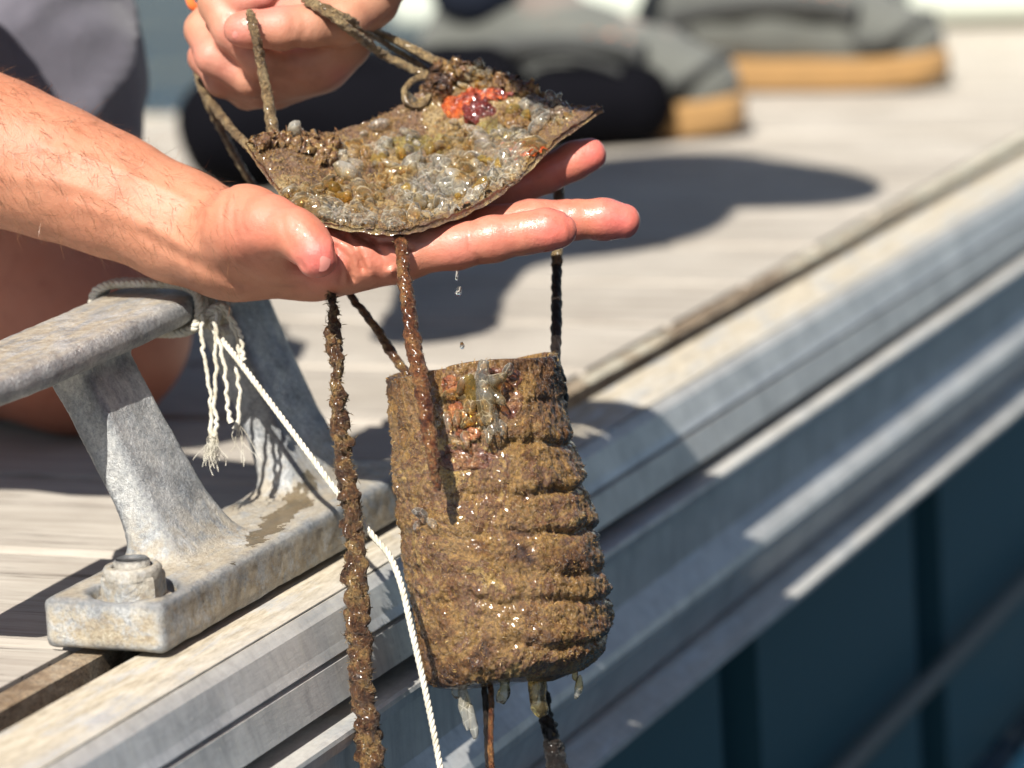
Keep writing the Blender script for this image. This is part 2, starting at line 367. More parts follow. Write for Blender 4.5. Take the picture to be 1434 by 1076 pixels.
M['skinleg'] = skin_mat('leg_skin', (.40, .16, .10), (.45, .17, .11))
M['wood'] = wood_mat(); M['alu'] = alu_mat(); M['galv'] = galv_mat()
M['brown'] = foul_mat('brown_fouling', [(.35, (.04, .017, .011)), (.43, (.15, .072, .026)), (.5, (.27, .16, .052)), (.55, (.125, .055, .03)), (.62, (.36, .235, .08))], .45, .22)
M['plate'] = foul_mat('plate_fouling', [(.35, (.06, .03, .018)), (.43, (.20, .122, .048)), (.5, (.14, .08, .055)), (.56, (.28, .195, .08)), (.63, (.36, .27, .145))], .6)
M['orange'] = foul_mat('orange_sponge', [(.36, (.10, .012, .006)), (.45, (.30, .04, .012)), (.53, (.50, .09, .02)), (.62, (.60, .15, .035))], 2.0, .15)
M['rust'] = foul_mat('rusty_sponge', [(.36, (.10, .028, .012)), (.46, (.25, .07, .025)), (.54, (.36, .13, .045)), (.62, (.45, .2, .08))], 2.5, .2)
M['redfilm'] = foul_mat('red_brown_film', [(.36, (.05, .018, .014)), (.5, (.16, .06, .035)), (.62, (.25, .13, .06))], 1.5, .12)
M['violet'] = foul_mat('violet_grey_film', [(.36, (.04, .024, .018)), (.47, (.12, .08, .055)), (.54, (.16, .11, .08)), (.62, (.22, .16, .08))], 1.2, .08)
M['olive'] = foul_mat('olive_film', [(.36, (.10, .07, .02)), (.5, (.22, .17, .05)), (.62, (.33, .27, .10))], 1.5, .2)
M['darkred'] = foul_mat('dark_red_sponge', [(.3, (.05, .008, .006)), (.5, (.14, .018, .012)), (.7, (.22, .03, .02))], 2, .15)
M['gel'] = gel_mat('clear_gel', (.96, .94, .88)); M['gely'] = gel_mat('amber_gel', (.9, .72, .3), (.72, .55, .2), .7, .2); M['gelw'] = gel_mat('milky_gel', (.95, .93, .88), (.88, .86, .78), .85, .28, .10)
M['jelly'] = gel_mat('cloudy_jelly', (.98, .94, .84), (.92, .86, .70), .72, .085, .05)
M['gelg'] = gel_mat('grey_gel', (.94, .9, .86), (.75, .70, .64), .75, .14)
M['water_drop'] = NB('water_drop').P(Base__Color=(1, 1, 1), Transmission__Weight=1.0, Roughness=.02, IOR=1.33)
M['rope_b'] = rope_mat('fouled_rope', (.045, .02, .012), (.13, .062, .028), (.25, .155, .06))
M['rope_l'] = rope_mat('sandy_rope', (.13, .085, .045), (.27, .19, .10), (.38, .29, .16))
M['rope_k'] = rope_mat('black_rope', (.008, .007, .007), (.016, .012, .011), (.035, .024, .018), .3)
M['rope_r'] = rope_mat('rusty_rope', (.06, .016, .008), (.17, .062, .024), (.27, .14, .055))
def cord_mat():
    b = NB('white_cord'); p = b.world()
    c = b.ramp(b.noise(p, 140, 4), [(.35, (.46, .42, .33)), (.5, (.58, .55, .47)), (.65, (.64, .62, .55))])
    nz = b.noise(p, 1500, 3, .6); c = b.mix(.5, c, b.ramp(nz, [(.35, (.7, .68, .64)), (.6, (1.05, 1.05, 1.04))]), 'MULTIPLY')
    return b.P(Base__Color=c, Roughness=.85, Normal=b.bump(nz, .5, .0006))
M['white'] = cord_mat()
M['shorts'] = cloth_mat('grey_cloth', (.105, .10, .125)); M['shirt'] = cloth_mat('navy_cloth', (.03, .04, .07)); M['trouser'] = cloth_mat('dark_trousers', (.012, .016, .028), 900, 0.0, .15); M['orangecloth'] = cloth_mat('orange_cloth', (.75, .16, .03))
M['bag'] = cloth_mat('black_cloth', (.004, .004, .006), 900, 0.0, .06)
M['hair'] = plain('hair_brown', (.2, .095, .045), .4); M['headhair'] = plain('dark_hair', (.03, .02, .012), .5)
M['nail'] = plain('nail_pink', (.60, .235, .195), .22)
M['shoe'] = cloth_mat('shoe_leather', (.115, .12, .108)); M['sole'] = cloth_mat('crepe_sole', (.33, .19, .07)); M['lace'] = plain('shoe_lace', (.42, .2, .13), .8); M['shoeband'] = cloth_mat('shoe_band', (.05, .052, .05)); M['shoetongue'] = cloth_mat('shoe_tongue', (.20, .17, .15))
M['strip'] = foul_mat('rusty_strip', [(.35, (.20, .14, .09)), (.5, (.34, .26, .18)), (.65, (.44, .37, .28))], 1, .7, .3)
M['float'] = plain('float_plastic', (.03, .105, .135), .5); M['floatgap'] = plain('float_navy', (.006, .03, .11), .5)
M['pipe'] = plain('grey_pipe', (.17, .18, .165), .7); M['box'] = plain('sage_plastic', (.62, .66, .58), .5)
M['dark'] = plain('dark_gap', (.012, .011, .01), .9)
M['nut'] = galv_mat(); M['nut'].name = 'dull_steel'

# ------------------------------------------------------------------ the setting: water, deck, rails
def water():
    b = NB('sea_water'); p = b.world()
    h1 = b.noise(b.n('Mapping', Vector=p, Scale=(1, 1, 1)).outputs[0], 7, 5, .6, .6); h2 = b.noise(p, 1.4, 3)
    nb = b.bump(h1, .9, .10); nb = b.bump(h2, .8, .35, nb)
    m = b.P(Base__Color=(.008, .030, .055), Roughness=.08, IOR=1.33, Normal=nb)
    V = [(-600, -600, -.42), (900, -600, -.42), (900, 900, -.42), (-600, 900, -.42)]
    tag(mesh_obj('water', V, [(0, 1, 2, 3)], m, smooth=False), kind='structure', label='dark teal harbour water beside the dock')
water()
Y_GAP0, Y_GAP1, Y_STRIP = None, None, None
def y_at(px, py, z=0.0): return G(px, py, z)[1]
YS1 = y_at(60, 958); YS0 = y_at(60, 957)
y_rail_in = y_at(84, 974)         # inner edge of the rail flange
y_strip_out = y_at(60, 957)       # outer edge of the wooden strip
y_strip_in = y_strip_out + 0.014
Y_FAR, Y_FAR2 = 1.72, 1.34
X_END = G(235, 172)[0]
deck = empty('deck', (0, 0, 0)); deck['kind'] = 'structure'; deck['label'] = 'weathered grey wooden deck of the dock'
def plank(x0, wd):
    nx = 3; b = .003
    z1 = -0.0006 - random.random()*.0012
    prof = [(x0, -.028), (x0, z1-b), (x0+b, z1), (x0+wd-b, z1), (x0+wd, z1-b), (x0+wd, -.028)]
    ys = (y_strip_in+.002, Y_FAR if x0 < X_END-.1 else Y_FAR2)
    V = [(x, y, z) for y in ys for x, z in prof]; n = len(prof)
    Fc = [(i, (i+1) % n, (i+1) % n+n, i+n) for i in range(n)] + [tuple(range(n))[::-1], tuple(range(n, 2*n))]
    mesh_obj('plank', V, Fc, M['wood'], deck, smooth=False)
gx = G(1000, 296)[0]; wd, gap = .140, .007
k0 = int((gx-.3)/(wd+gap))+1
for i in range(-k0, 46): plank(gx+gap/2+i*(wd+gap), wd)
sub = mesh_obj('joist', *joinm([boxm(-1, 9, y_strip_in, Y_FAR2-.01, -.06, -.045)]), M['dark'], deck, smooth=False)
strip = mesh_obj('edge_batten', *joinm([boxm(-1, 9, y_strip_out, y_strip_in, -.03, -.002)]), M['strip'], deck, smooth=False)

def extrude(name, prof, x0, x1, mat, parent=None, nx=2):
    P = np.asarray(prof, float); xs = np.linspace(x0, x1, nx); n = len(P)
    V = np.array([(x, y, z) for x in xs for y, z in P]); Fc = grid_faces(nx, n, wrap_v=True).tolist()
    Fc += [list(range(n)), list(range((nx-1)*n, nx*n))[::-1]]
    o = mesh_obj(name, V, Fc, mat, parent, smooth=False)
    return o
def yz(px, py, y): d = ray(px, py); return CP[2]+d[2]*(y/d[1])      # height of the pixel's ray where it meets plane y
def arc(c, r, a0, a1, n=6): return [(c[0]+r*math.cos(t), c[1]+r*math.sin(t)) for t in np.linspace(math.radians(a0), math.radians(a1), n)]
rail = empty('dock_edge_rail', (2, .68, -.16), 'long aluminium edge rail along the water side of the dock under the cleat', 'dock rail')
yb = G(232, 921)[1]              # outer foot of the cleat base
yi = y_rail_in
# upper flange, rounded shoulder, sloping fascia
s1y = yb-.020; s1z = yz(275, 950, s1y); s2y = s1y-.010; s2z = yz(355, 995, s2y); g1y = s2y-.004; g1z = yz(412, 1027, g1y)
g2y = g1y-.009; g2z = yz(457, 1046, g2y)
top = [(yi, -.03), (yi, -.0015), (yb-.004, -.0015), (yb-.010, -.0025), (yb-.0155, -.0045+.0), (s1y+.001, s1z+.0006), (s1y+.0016, s1z-.0006)]
fascia = [(s1y+.0016, s1z-.0007), (s1y+.0003, s1z-.0004), (s1y-.004, s1z-.005), (s2y+.002, s2z+.005), (s2y, s2z+.001), (s2y+.0025, s2z), (s2y+.0025, s2z-.001), (s2y-.0002, s2z-.002), (g1y, g1z), (g1y+.002, g1z-.001), (g1y+.03, g1z-.001), (g1y+.03, -.02), (g1y+.03, s1z-.0007)]
extrude('top_flange', top, -1, 9, M['alu'], rail)
extrude('upper_fascia', fascia, -1, 9, M['alu'], rail)
w2y = g2y-.005; w2z = yz(1250, 624, w2y); gr2z = yz(1280, 664, w2y)-.002; lipz = gr2z-.012; boty = w2y-.0045; botz = yz(1117, 845, boty)
low = [(g1y+.032, g2z+.002), (g2y+.0025, g2z+.0006), (g2y+.0005, g2z-.0002), (g2y, g2z-.002), (g2y+.001, g2z-.007), (g2y+.007, g2z-.011), (g2y+.0075, w2z+.016), (w2y+.0015, w2z+.003), (w2y, w2z-.001), (w2y+.0005, w2z-.005), (w2y+.004, w2z-.010), (w2y+.014, gr2z), (g1y+.032, gr2z)]
extrude('lower_rail', low, -1, 9, M['alu'], rail)
lipp = [(w2y+.03, gr2z-.0005), (w2y+.010, gr2z-.0025), (w2y-.003, lipz+.001), (w2y-.0045, lipz-.002), (w2y-.0045, botz+.004), (w2y-.001, botz), (w2y+.03, botz)]
extrude('bottom_lip', lipp, -1, 9, M['alu'], rail)
fl = empty('dock_float', (2, .9, -.5), 'dark teal plastic floats in a row beneath the dock rail', 'dock float')
FX0 = CP[0]+ray(1035, 960)[0]*(w2y+.035)/ray(1035, 960)[1]; FW = CP[0]+ray(1300, 820)[0]*(w2y+.035)/ray(1300, 820)[1]-FX0
for i in range(14):
    x0 = FX0+(i-2)*FW+.035
    mesh_obj('float_block', *joinm([boxm(x0, x0+FW-.07, w2y+.035, Y_FAR2-.03, -.62, botz-.001)]), M['float'], fl, smooth=False)
mesh_obj('float_web', *joinm([boxm(-.9, 9, w2y+.075, Y_FAR2-.08, -.6, botz-.004)]), M['floatgap'], fl, smooth=False)
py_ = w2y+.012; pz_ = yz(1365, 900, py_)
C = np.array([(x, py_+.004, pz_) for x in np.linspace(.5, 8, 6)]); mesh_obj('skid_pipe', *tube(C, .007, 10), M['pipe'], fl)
far = empty('far_dock_rail', (2, Y_FAR, -.1), 'pale aluminium rail along the far edge of the deck', 'dock rail')
fp = lambda y: [(y+.003, -.12), (y+.003, .0), (y+.05, .0), (y+.06, -.01), (y+.06, -.12)]
extrude('rail_flange', fp(Y_FAR), -1, X_END+.06, M['alu'], far)
extrude('rail_flange', fp(Y_FAR2), X_END+.06, 9, M['alu'], far)
mesh_obj('end_flange', *joinm([boxm(X_END+.004, X_END+.06, Y_FAR2+.003, Y_FAR+.002, -.12, .001)]), M['alu'], far, smooth=False)
# ------------------------------------------------------------------ dock cleat
bx0 = yb and G(232, 921)[0]; BW = .058
cleat = empty('dock_cleat', (bx0+.13, yb+BW/2, 0), 'weathered galvanised dock cleat bolted to the dock edge with white cord tied round it', 'dock cleat')
s = SDF((1.02, yb-.02, -.006), (1.60, yb+.155, .150), .0016)
bc = np.array([bx0+.135, yb+BW/2, .011]); bh = np.array([.135, BW/2, .011]); br = .0034
def rbox(x, y, z, c, hh, r):
    qx, qy, qz = np.abs(x-c[0])-hh[0]+r, np.abs(y-c[1])-hh[1]+r, np.abs(z-c[2])-hh[2]+r
    return np.sqrt(np.maximum(qx, 0)**2+np.maximum(qy, 0)**2+np.maximum(qz, 0)**2)+np.minimum(np.maximum(qx, np.maximum(qy, qz)), 0)-r
s.func(lambda x, y, z: rbox(x, y, z, bc+np.array([0, 0, .0008]), bh, br), bc-bh-.01, bc+bh+.01, .0)
HY, HZ = yb+.0855, .1145
def horn(x, y, z):
    ax = np.abs(x-bc[0]); taper = np.clip((ax-.10)/.13, 0, 1)
    hy = .0255-.006*taper; hz = .0068-.0005*taper; zc = HZ+.0018+.010*taper**2+.03*(x-bc[0]); r = .0065
    qx, qy, qz = ax-.215+r, np.abs(y-HY)-hy+r, np.abs(z-zc)-hz+r
    return np.sqrt(np.maximum(qx, 0)**2+np.maximum(qy, 0)**2+np.maximum(qz, 0)**2)+np.minimum(np.maximum(qx, np.maximum(qy, qz)), 0)-r
s.func(horn, (1.02, HY-.05, .08), (1.60, HY+.05, .15), .004)
LEGS = [(bx0+.092, bx0+.098, .0), (bx0+.216, bx0+.240, .0)]
for (xf, xt, _) in LEGS:
    def leg(x, y, z, xf=xf, xt=xt):
        t = np.clip((z-.018)/.095, 0, 1); e = t*t*(3-2*t)
        cx = xf+(xt-xf)*t; cy = yb+.024+.56*z
        fl_ = np.exp(-np.clip(z-.02, 0, 1)/.012)
        hx = .0235+.009*fl_-.002*t; hy = .0092+.007*fl_+.002*t; r = .003
        qx, qy = np.abs(x-cx)-hx+r, np.abs(y-cy)-hy+r
        d = np.sqrt(np.maximum(qx, 0)**2+np.maximum(qy, 0)**2)+np.minimum(np.maximum(qx, qy), 0)-r
        dz = np.maximum(z-.116, .012-z)
        return np.maximum(d*.9, dz)
    s.func(leg, (xf-.06, yb-.01, .0), (xt+.06, HY+.04, .13), .007)
nutc = G(188, 829, .0215); nutc = np.array([nutc[0], nutc[1]])
s.func(lambda x, y, z: np.maximum(np.sqrt((x-nutc[0])**2+(y-nutc[1])**2)-.0182, .0175-z), (nutc[0]-.03, nutc[1]-.03, 0), (nutc[0]+.03, nutc[1]+.03, .05), cut=True)
V, Q, N = s.mesh(); V = smooth_mesh(V, Q, 1, .4)
d0 = fbm(V*70, 4, 3)*.00055+fbm(V*260, 3, 9)*.00022
V = V + N*d0[:, None]
reg = np.zeros(len(V), int)                                     # 0 base, 1 left leg, 2 right leg, 3 horn
reg[V[:, 2] > .0275] = 1; reg[(V[:, 2] > .0275) & (V[:, 0] > bx0+.16)] = 2
hd = horn(V[:, 0], V[:, 1], V[:, 2]); reg[(hd < .0022) & (V[:, 2] > .08)] = 3
fr = np.array([np.bincount(reg[q], minlength=4).argmax() for q in Q])
me_all = bpy.data.meshes.new('tmp'); fill(me_all, V, Q); vn = np.zeros(len(V)*3); me_all.vertices.foreach_get('normal', vn); vn = vn.reshape(-1, 3); bpy.data.meshes.remove(me_all)
for k, nm in enumerate(('base', 'leg', 'leg', 'horn')):
    q = Q[fr == k]; u, inv = np.unique(q, return_inverse=True)
    mesh_obj(nm, V[u], inv.reshape(-1, 4), M['galv'], cleat, normals=vn[u])
bolt = mesh_obj('nut', *(lambda: (lambda pr, n: (np.array([(nutc[0]+(rr if k % 2 == 0 or j not in (1, 2) else rr)*math.cos(math.radians(60*k/1+8))*1.0, nutc[1]+rr*math.sin(math.radians(60*k+8)), zz) for j, (rr, zz) in enumerate(pr) for k in range(6)]), grid_faces(len(pr), 6, wrap_v=True).tolist()+[tuple(range(6))[::-1]]))([(.0139, .0180), (.0139, .0285), (.0133, .0298)], 6))(), M['nut'], cleat, smooth=False)
def lathe(prof, c, ns=28):
    V = np.array([(c[0]+r*math.cos(t), c[1]+r*math.sin(t), z) for r, z in prof for t in np.linspace(0, 2*math.pi, ns, endpoint=False)])
    return V, grid_faces(len(prof), ns, wrap_v=True).tolist()+[tuple(range((len(prof)-1)*ns, len(prof)*ns))]
mesh_obj('nut_collar', *lathe([(.0125, .0285), (.0127, .0318), (.0118, .0333), (.0095, .0336), (.0088, .0329), (.0088, .0318)], nutc), M['nut'], bolt)
mesh_obj('bolt_stud', *lathe([(.0078, .028), (.0078, .0352), (.0068, .0362)], nutc), M['nut'], bolt)
mesh_obj('washer', *lathe([(.0162, .0176), (.0162, .0190), (.0155, .0194), (.012, .0194)], nutc), M['nut'], bolt)

# ------------------------------------------------------------------ ropes
def rope_disp(amp, strands, twist, na, ns_, seed):
    def f(v, th, C):
        L = np.concatenate([[0], np.cumsum(np.linalg.norm(np.diff(C, axis=0), axis=1))])[:, None]
        d = amp*np.abs(np.cos(strands/2*(th+L*twist)))
        q = np.stack([C[:, None, 0]*ns_+np.cos(th)*1.3, C[:, None, 1]*ns_+np.sin(th)*1.3, C[:, None, 2]*ns_+0*th], -1)
        return d + na*fbm(q, 4, seed)
    return f
def kpts(pts): return [K(p[0], p[1], p[2]) for p in pts]
ROPES = []
def fuzz(V, N, n, L, wd_, seed, spread=1.0):
    r = np.random.default_rng(seed); i = r.integers(0, len(V), n); p = V[i]+r.normal(0, L*.15, (n, 3)); nn = N[i]
    t = r.normal(0, 1, (n, 3)); t -= nn*(t*nn).sum(1)[:, None]; t /= np.linalg.norm(t, axis=1)[:, None]+1e-9
    d = nn*(.25+.4*r.random((n, 1)))+t*spread; d /= np.linalg.norm(d, axis=1)[:, None]
    ll = L*(.4+r.random((n, 1))); s_ = np.cross(d, nn); s_ /= np.linalg.norm(s_, axis=1)[:, None]+1e-9; ww = wd_*(.5+r.random((n, 1)))
    a = p-nn*wd_; m = p+d*ll*.5+nn*ll*.12; e = p+d*ll-nn*ll*.1+t*ll*.1
    VV = np.stack([a-s_*ww/2, a+s_*ww/2, m-s_*ww/2, m+s_*ww/2, e], 1).reshape(-1, 3)
    k = np.arange(n)[:, None]*5; Fq = np.concatenate([k+np.array([0, 1, 3]), k+np.array([0, 3, 2]), k+np.array([2, 3, 4])], 0)
    return VV, Fq
def vnormals(V, Fc):
    me = bpy.data.meshes.new('tmp'); me.from_pydata(np.asarray(V).tolist(), [], [tuple(f) for f in (Fc.tolist() if isinstance(Fc, np.ndarray) else Fc)]); me.update()
    a = np.zeros(len(V)*3); me.vertices.foreach_get('normal', a); bpy.data.meshes.remove(me); return a.reshape(-1, 3)
def rope(name, pts, rad, mat, label, cat='rope', group=None, n=160, ns=18, strands=3, twist=380, amp=.25, na=.35, seed=1, fz=0, parent=None, wob=0.0):
    C = catmull(kpts(pts), n); R = np.interp(np.linspace(0, 1, n), np.linspace(0, 1, len(rad)), rad)*1e-3
    if wob: C = C + np.stack([fbm(np.stack([np.linspace(0, n/9, n), np.full(n, seed*3.1), np.full(n, k*7.7)], -1), 3, seed) for k in range(3)], -1)*wob*1e-3
    rm = R.mean()
    V, Fc = tube(C, R*(1-amp*.5), ns, rope_disp(rm*amp, strands, twist, rm*na, 260, seed))
    o = mesh_obj(name, V, Fc, mat, parent)
    if label: tag(o, label, cat, group)
    if fz:
        VV, FF = fuzz(V, vnormals(V, Fc), fz, rm*.55, .00032, seed+5)
        tag(mesh_obj('fouling_fibres', VV, FF, M['rope_l'] if mat is not M['rope_k'] else mat, o), kind='stuff')
    return o
D = 1.55
rope('fouled_line', [(462, 372, 1.535), (464, 430, 1.53), (468, 480, 1.525), (474, 560, 1.52), (480, 620, 1.518), (488, 690, 1.515), (496, 760, 1.512), (500, 850, 1.51), (507, 950, 1.505), (518, 1060, 1.5), (530, 1180, 1.495), (542, 1330, 1.49), (552, 1500, 1.48), (562, 1680, 1.475), (572, 1900, 1.47)],
     [1.7, 1.7, 2.0, 2.3, 3.0, 3.2, 4.2, 4.6, 5.0, 5.4, 5.2, 5, 5, 5, 5], M['rope_b'], 'thick brown crusted line hanging past the cleat base', group=None, n=450, ns=26, na=1.0, amp=.3, twist=260, seed=3, fz=3200, wob=1.5)
rope('rusty_line', [(553, 318, 1.52), (562, 345, 1.508), (568, 400, 1.50), (577, 470, 1.495), (587, 520, 1.49), (597, 580, 1.484), (606, 640, 1.480), (614, 686, 1.484)],
     [2.2, 2.6, 2.6, 3.4, 3.6, 3.3, 2.6, 1.4], M['rope_r'], 'rusty brown line from the plate to the front of the fouled pot', n=220, ns=22, na=.45, seed=5, fz=420, wob=.5)
rope('side_line', [(470, 330, 1.59), (489, 408, 1.575), (510, 437, 1.57), (532, 468, 1.565), (552, 500, 1.56), (574, 530, 1.553)], [1.6, 1.6, 1.7, 2, 2.2, 2.2], M['rope_b'], 'thin brown line slanting from under the hand to the pot rim', n=120, ns=14, na=.4, seed=7)
rb = rope('black_line', [(783, 246, 1.605), (783, 268, 1.602), (781, 320, 1.592), (780, 360, 1.585), (779, 400, 1.578), (779, 460, 1.565), (778, 505, 1.555), (786, 530, 1.55), (792, 560, 1.56)], [1.9, 2, 2, 2.2, 2.3, 2.3, 2.1, 1.8, 1.5], M['rope_k'], 'wet black line from behind the fingertips to the pot rim', n=150, ns=16, na=.35, seed=9)
rope('black_line_top', [(783, 246, 1.604), (783, 268, 1.600), (781, 320, 1.590), (780, 352, 1.5845), (779.5, 372, 1.5815)], [2.3, 2.4, 2.6, 2.5, 2.3], M['rope_l'], None, n=60, ns=14, na=.35, seed=19, parent=rb)
rope('lifting_line', [(349, 18, 1.566), (353, 30, 1.559), (358, 50, 1.558), (366, 92, 1.566), (376, 145, 1.570), (384, 198, 1.567)], [1.6, 2.0, 2.1, 2.3, 2.9], M['rope_l'], 'sandy line pinched by the thumb and running down to the plate corner', n=140, ns=16, na=.35, seed=11, fz=200)
rope('left_line', [(274, 95, 1.66), (284, 128, 1.64), (300, 150, 1.62), (325, 182, 1.59), (350, 208, 1.566)], [1.3, 2.2, 2.1, 2.0, 2.0], M['rope_l'], 'sandy line from the fist to the left corner of the plate', n=110, ns=16, na=.4, seed=13)
rope('slack_line', [(280, 112, 1.67), (292, 145, 1.665), (310, 182, 1.66), (335, 228, 1.655), (364, 275, 1.65), (390, 320, 1.64)], [1.4, 1.9, 1.7, 1.7, 1.6, 1.6], M['rope_l'], 'slack glistening line dropping from the fist behind the forearm', n=110, ns=14, na=.45, seed=15)
for k, (pts, rad, lb) in enumerate([
    ([(425, -2, 1.578), (455, 12, 1.573), (490, 28, 1.580), (535, 48, 1.61), (580, 70, 1.612), (622, 92, 1.612)], [1.6, 2, 1.9, 1.8, 1.9, 2.2], 'upper brown line from the fist to the back corner of the plate'),
    ([(430, 4, 1.576), (462, 20, 1.571), (495, 45, 1.578), (530, 72, 1.605), (566, 92, 1.61), (602, 108, 1.61)], [1.6, 2.1, 2, 2, 1.9, 2.1], 'lower brown line from the fist to the back corner of the plate'),
    ([(455, 14, 1.572), (500, 38, 1.585), (545, 64, 1.615), (590, 92, 1.62), (615, 110, 1.62)], [1.2, 1.3, 1.2, 1.3, 1.4], 'thin middle line from the fist to the back corner of the plate')]):
    rope('back_line', pts, rad, M['rope_l'], lb, n=110, ns=14, na=.45, seed=21+k, fz=120)
rope('looped_line', [(598, 108, 1.608), (580, 112, 1.606), (567, 126, 1.603), (570, 143, 1.60), (588, 148, 1.60), (602, 134, 1.603)], [1.6, 1.5, 1.4, 1.4, 1.4, 1.3], M['rope_l'], 'small loop of line at the back corner of the plate', n=90, ns=12, na=.35, seed=29)
rope('tail_line', [(676, 940, 1.54), (679, 975, 1.535), (682, 1020, 1.535), (684, 1076, 1.532), (686, 1160, 1.53), (692, 1400, 1.525), (698, 1650, 1.52), (704, 1900, 1.515)], [1.3, 1.4, 1.5, 1.4, 1.4, 1.4, 1.4, 1.4], M['rope_k'], 'thin dark line hanging straight below the pot', n=110, ns=12, na=.35, seed=31)
rope('tail_line', [(686, 945, 1.537), (688, 980, 1.532), (687, 1030, 1.532), (689, 1090, 1.53), (690, 1160, 1.53), (697, 1400, 1.525), (704, 1650, 1.52), (710, 1900, 1.515)], [1.0, 1.2, 1.2, 1.6, 1.6, 1.6, 1.6, 1.6], M['rope_r'], 'thin rusty line hanging straight below the pot', n=110, ns=12, na=.4, seed=33)
rope('weight_line', [(760, 955, 1.55), (764, 990, 1.55), (766, 1010, 1.55), (772, 1040, 1.55), (780, 1076, 1.55), (786, 1150, 1.55)], [1.2, 1.8, 2.6, 4.2, 4.6, 4.0], M['rope_k'], 'short dark knotted line below the right side of the pot', n=110, ns=16, na=.9, seed=35)

# white cord: three twisted strands, wrapped round the horn, with frayed ends
def twisted(name, pts, r, mat, parent, n=260, pitch=.0085, strands=3, seed=1):
    C = catmull(pts, n); T, N, B = frames(C); L = np.concatenate([[0], np.cumsum(np.linalg.norm(np.diff(C, axis=0), axis=1))]); parts = []
    for k in range(strands):
        a = L/pitch*2*np.pi+2*np.pi*k/strands
        cc = C+(r*.5)*(np.cos(a)[:, None]*N+np.sin(a)[:, None]*B)
        parts.append(tube(cc, r*.56, 8))
    return mesh_obj(name, *joinm(parts), mat, parent)
hz_top = HZ+.012
kx = None
def horn_pt(px):   # x on the horn seen at this pixel column, along the horn's outer face
    lo, hi = 1.1, 1.6
    for _ in range(40):
        m = (lo+hi)/2
        if proj((m, HY-.0255, HZ))[0] < px: lo = m
        else: hi = m
    return lo
hx = horn_pt(281)
cord = empty('white_cord', (hx, HY, HZ), 'frayed white twisted cord knotted to the cleat horn and running down over the dock edge', 'cord')
wr = []
for j in range(4):
    x = hx-.006+j*.0042; pts = []
    for a in np.linspace(0, 2*math.pi, 17):
        y = HY+.0282*math.copysign(abs(math.cos(a))**.5, math.cos(a)); z = HZ+.003+.0112*math.copysign(abs(math.sin(a))**.6, math.sin(a))
        pts.append((x+.003*math.sin(a+j), y, z))
    twisted('wrap', pts, .0022, M['white'], cord, n=120)
kn = np.array([hx+.004, HY-.029, HZ-.002])
dk = float((kn-CP)@cf)
pts = [kn, K(300, 462, dk-.01), K(330, 500, dk-.025), K(380, 566, dk-.04), K(428, 630, dk-.052), K(475, 693, dk-.06), K(520, 748, dk-.062), K(545, 778, dk-.07), K(562, 820, dk-.078), K(576, 880, dk-.085), K(594, 960, dk-.09), K(612, 1050, dk-.095), K(628, 1150, dk-.10), K(645, 1280, dk-.103), K(660, 1420, dk-.106), K(674, 1560, dk-.11), K(688, 1720, dk-.113), K(700, 1890, dk-.116)]
twisted('main_cord', pts, .00145, M['white'], cord, n=640)
twisted('knot', [kn+np.array(v)*.001 for v in ((-8, 2, 0), (-3, -5, 5), (4, -6, 2), (6, -3, -5), (0, -6, -7), (-6, -3, -3), (-2, -6, 4), (5, -3, 5))], .0022, M['white'], cord, n=160)
strands = [[(284, 440), (283, 470), (286, 505), (294, 545), (295, 580), (297, 612)], [(303, 435), (301, 480), (303, 520), (300, 560), (303, 590), (300, 612)], [(299, 450), (312, 500), (317, 540), (319, 570), (323, 592)], [(306, 428), (325, 455), (335, 490), (332, 520), (336, 560), (330, 602)], [(310, 426), (335, 465), (341, 505)]]
for i, p in enumerate(strands):
    pp = [K(a, b, dk-.012-.004*(i % 3)) for a, b in p]
    C = catmull(pp, 90); C = C + .00042*np.sin(np.linspace(0, 34+i*3, 90)+fbm(np.stack([np.linspace(0, 8, 90), np.full(90, i*5.), np.zeros(90)], -1), 2, i)*3)[:, None]*cr
    parts = [tube(C, np.interp(np.linspace(0, 1, 90), [0, .8, .93, 1], [.00075, .00075, .00095, .0013]), 10, rope_disp(.0003, 2, 900, .0003, 500, i))]
    if i in (0, 1, 3):
        for q in range(26 if i < 2 else 8):
            e0 = C[-1-random.randrange(6)]; nn = 8
            tt = np.linspace(0, 1, nn)[:, None]; dirv = np.array([random.gauss(0, .25)*cr[k]-cu[k]+random.gauss(0, .2)*cf[k] for k in range(3)])
            parts.append(tube(e0+tt*dirv*(.006+.011*random.random())+.0012*np.sin(tt*random.uniform(3, 8)+q)*cr, .00016, 4))
    mesh_obj('frayed_strand', *joinm(parts), M['white'], cord)

# ------------------------------------------------------------------ hanging fouled pot
CD = 1.542
cy_rows = [(512, 663, 117), (540, 666, 119), (600, 672, 124), (650, 680, 130), (700, 688, 133), (760, 700, 137), (800, 706, 137), (850, 716, 137), (890, 720, 136), (925, 716, 128), (948, 709, 106)]
pot = empty('fouled_pot', K(709, 948, CD), 'mud coated ringed collector pot hanging upside the water from brown lines', 'collector pot')
pot['label'] = 'mud coated ringed collector pot hanging below the hand in front of the dock rail'
cyr = np.array(cy_rows, float); nv, nu = 190, 300
vv = np.linspace(cyr[0, 0], cyr[-1, 0], nv); cxs = np.interp(vv, cyr[:, 0], cyr[:, 1]); rad = np.interp(vv, cyr[:, 0], cyr[:, 2])
for _ in range(6):
    cxs[1:-1] = (cxs[:-2]+2*cxs[1:-1]+cxs[2:])/4; rad[1:-1] = (rad[:-2]+2*rad[1:-1]+rad[2:])/4
th = np.linspace(0, 2*np.pi, nu, endpoint=False)
sc_ = CD/FPX
side = np.cos(th)[None, :]; front = -np.sin(th)[None, :]            # th = 90deg faces the camera
R0 = rad[:, None]*sc_
lipt = np.where(th < 99, 1, 0)
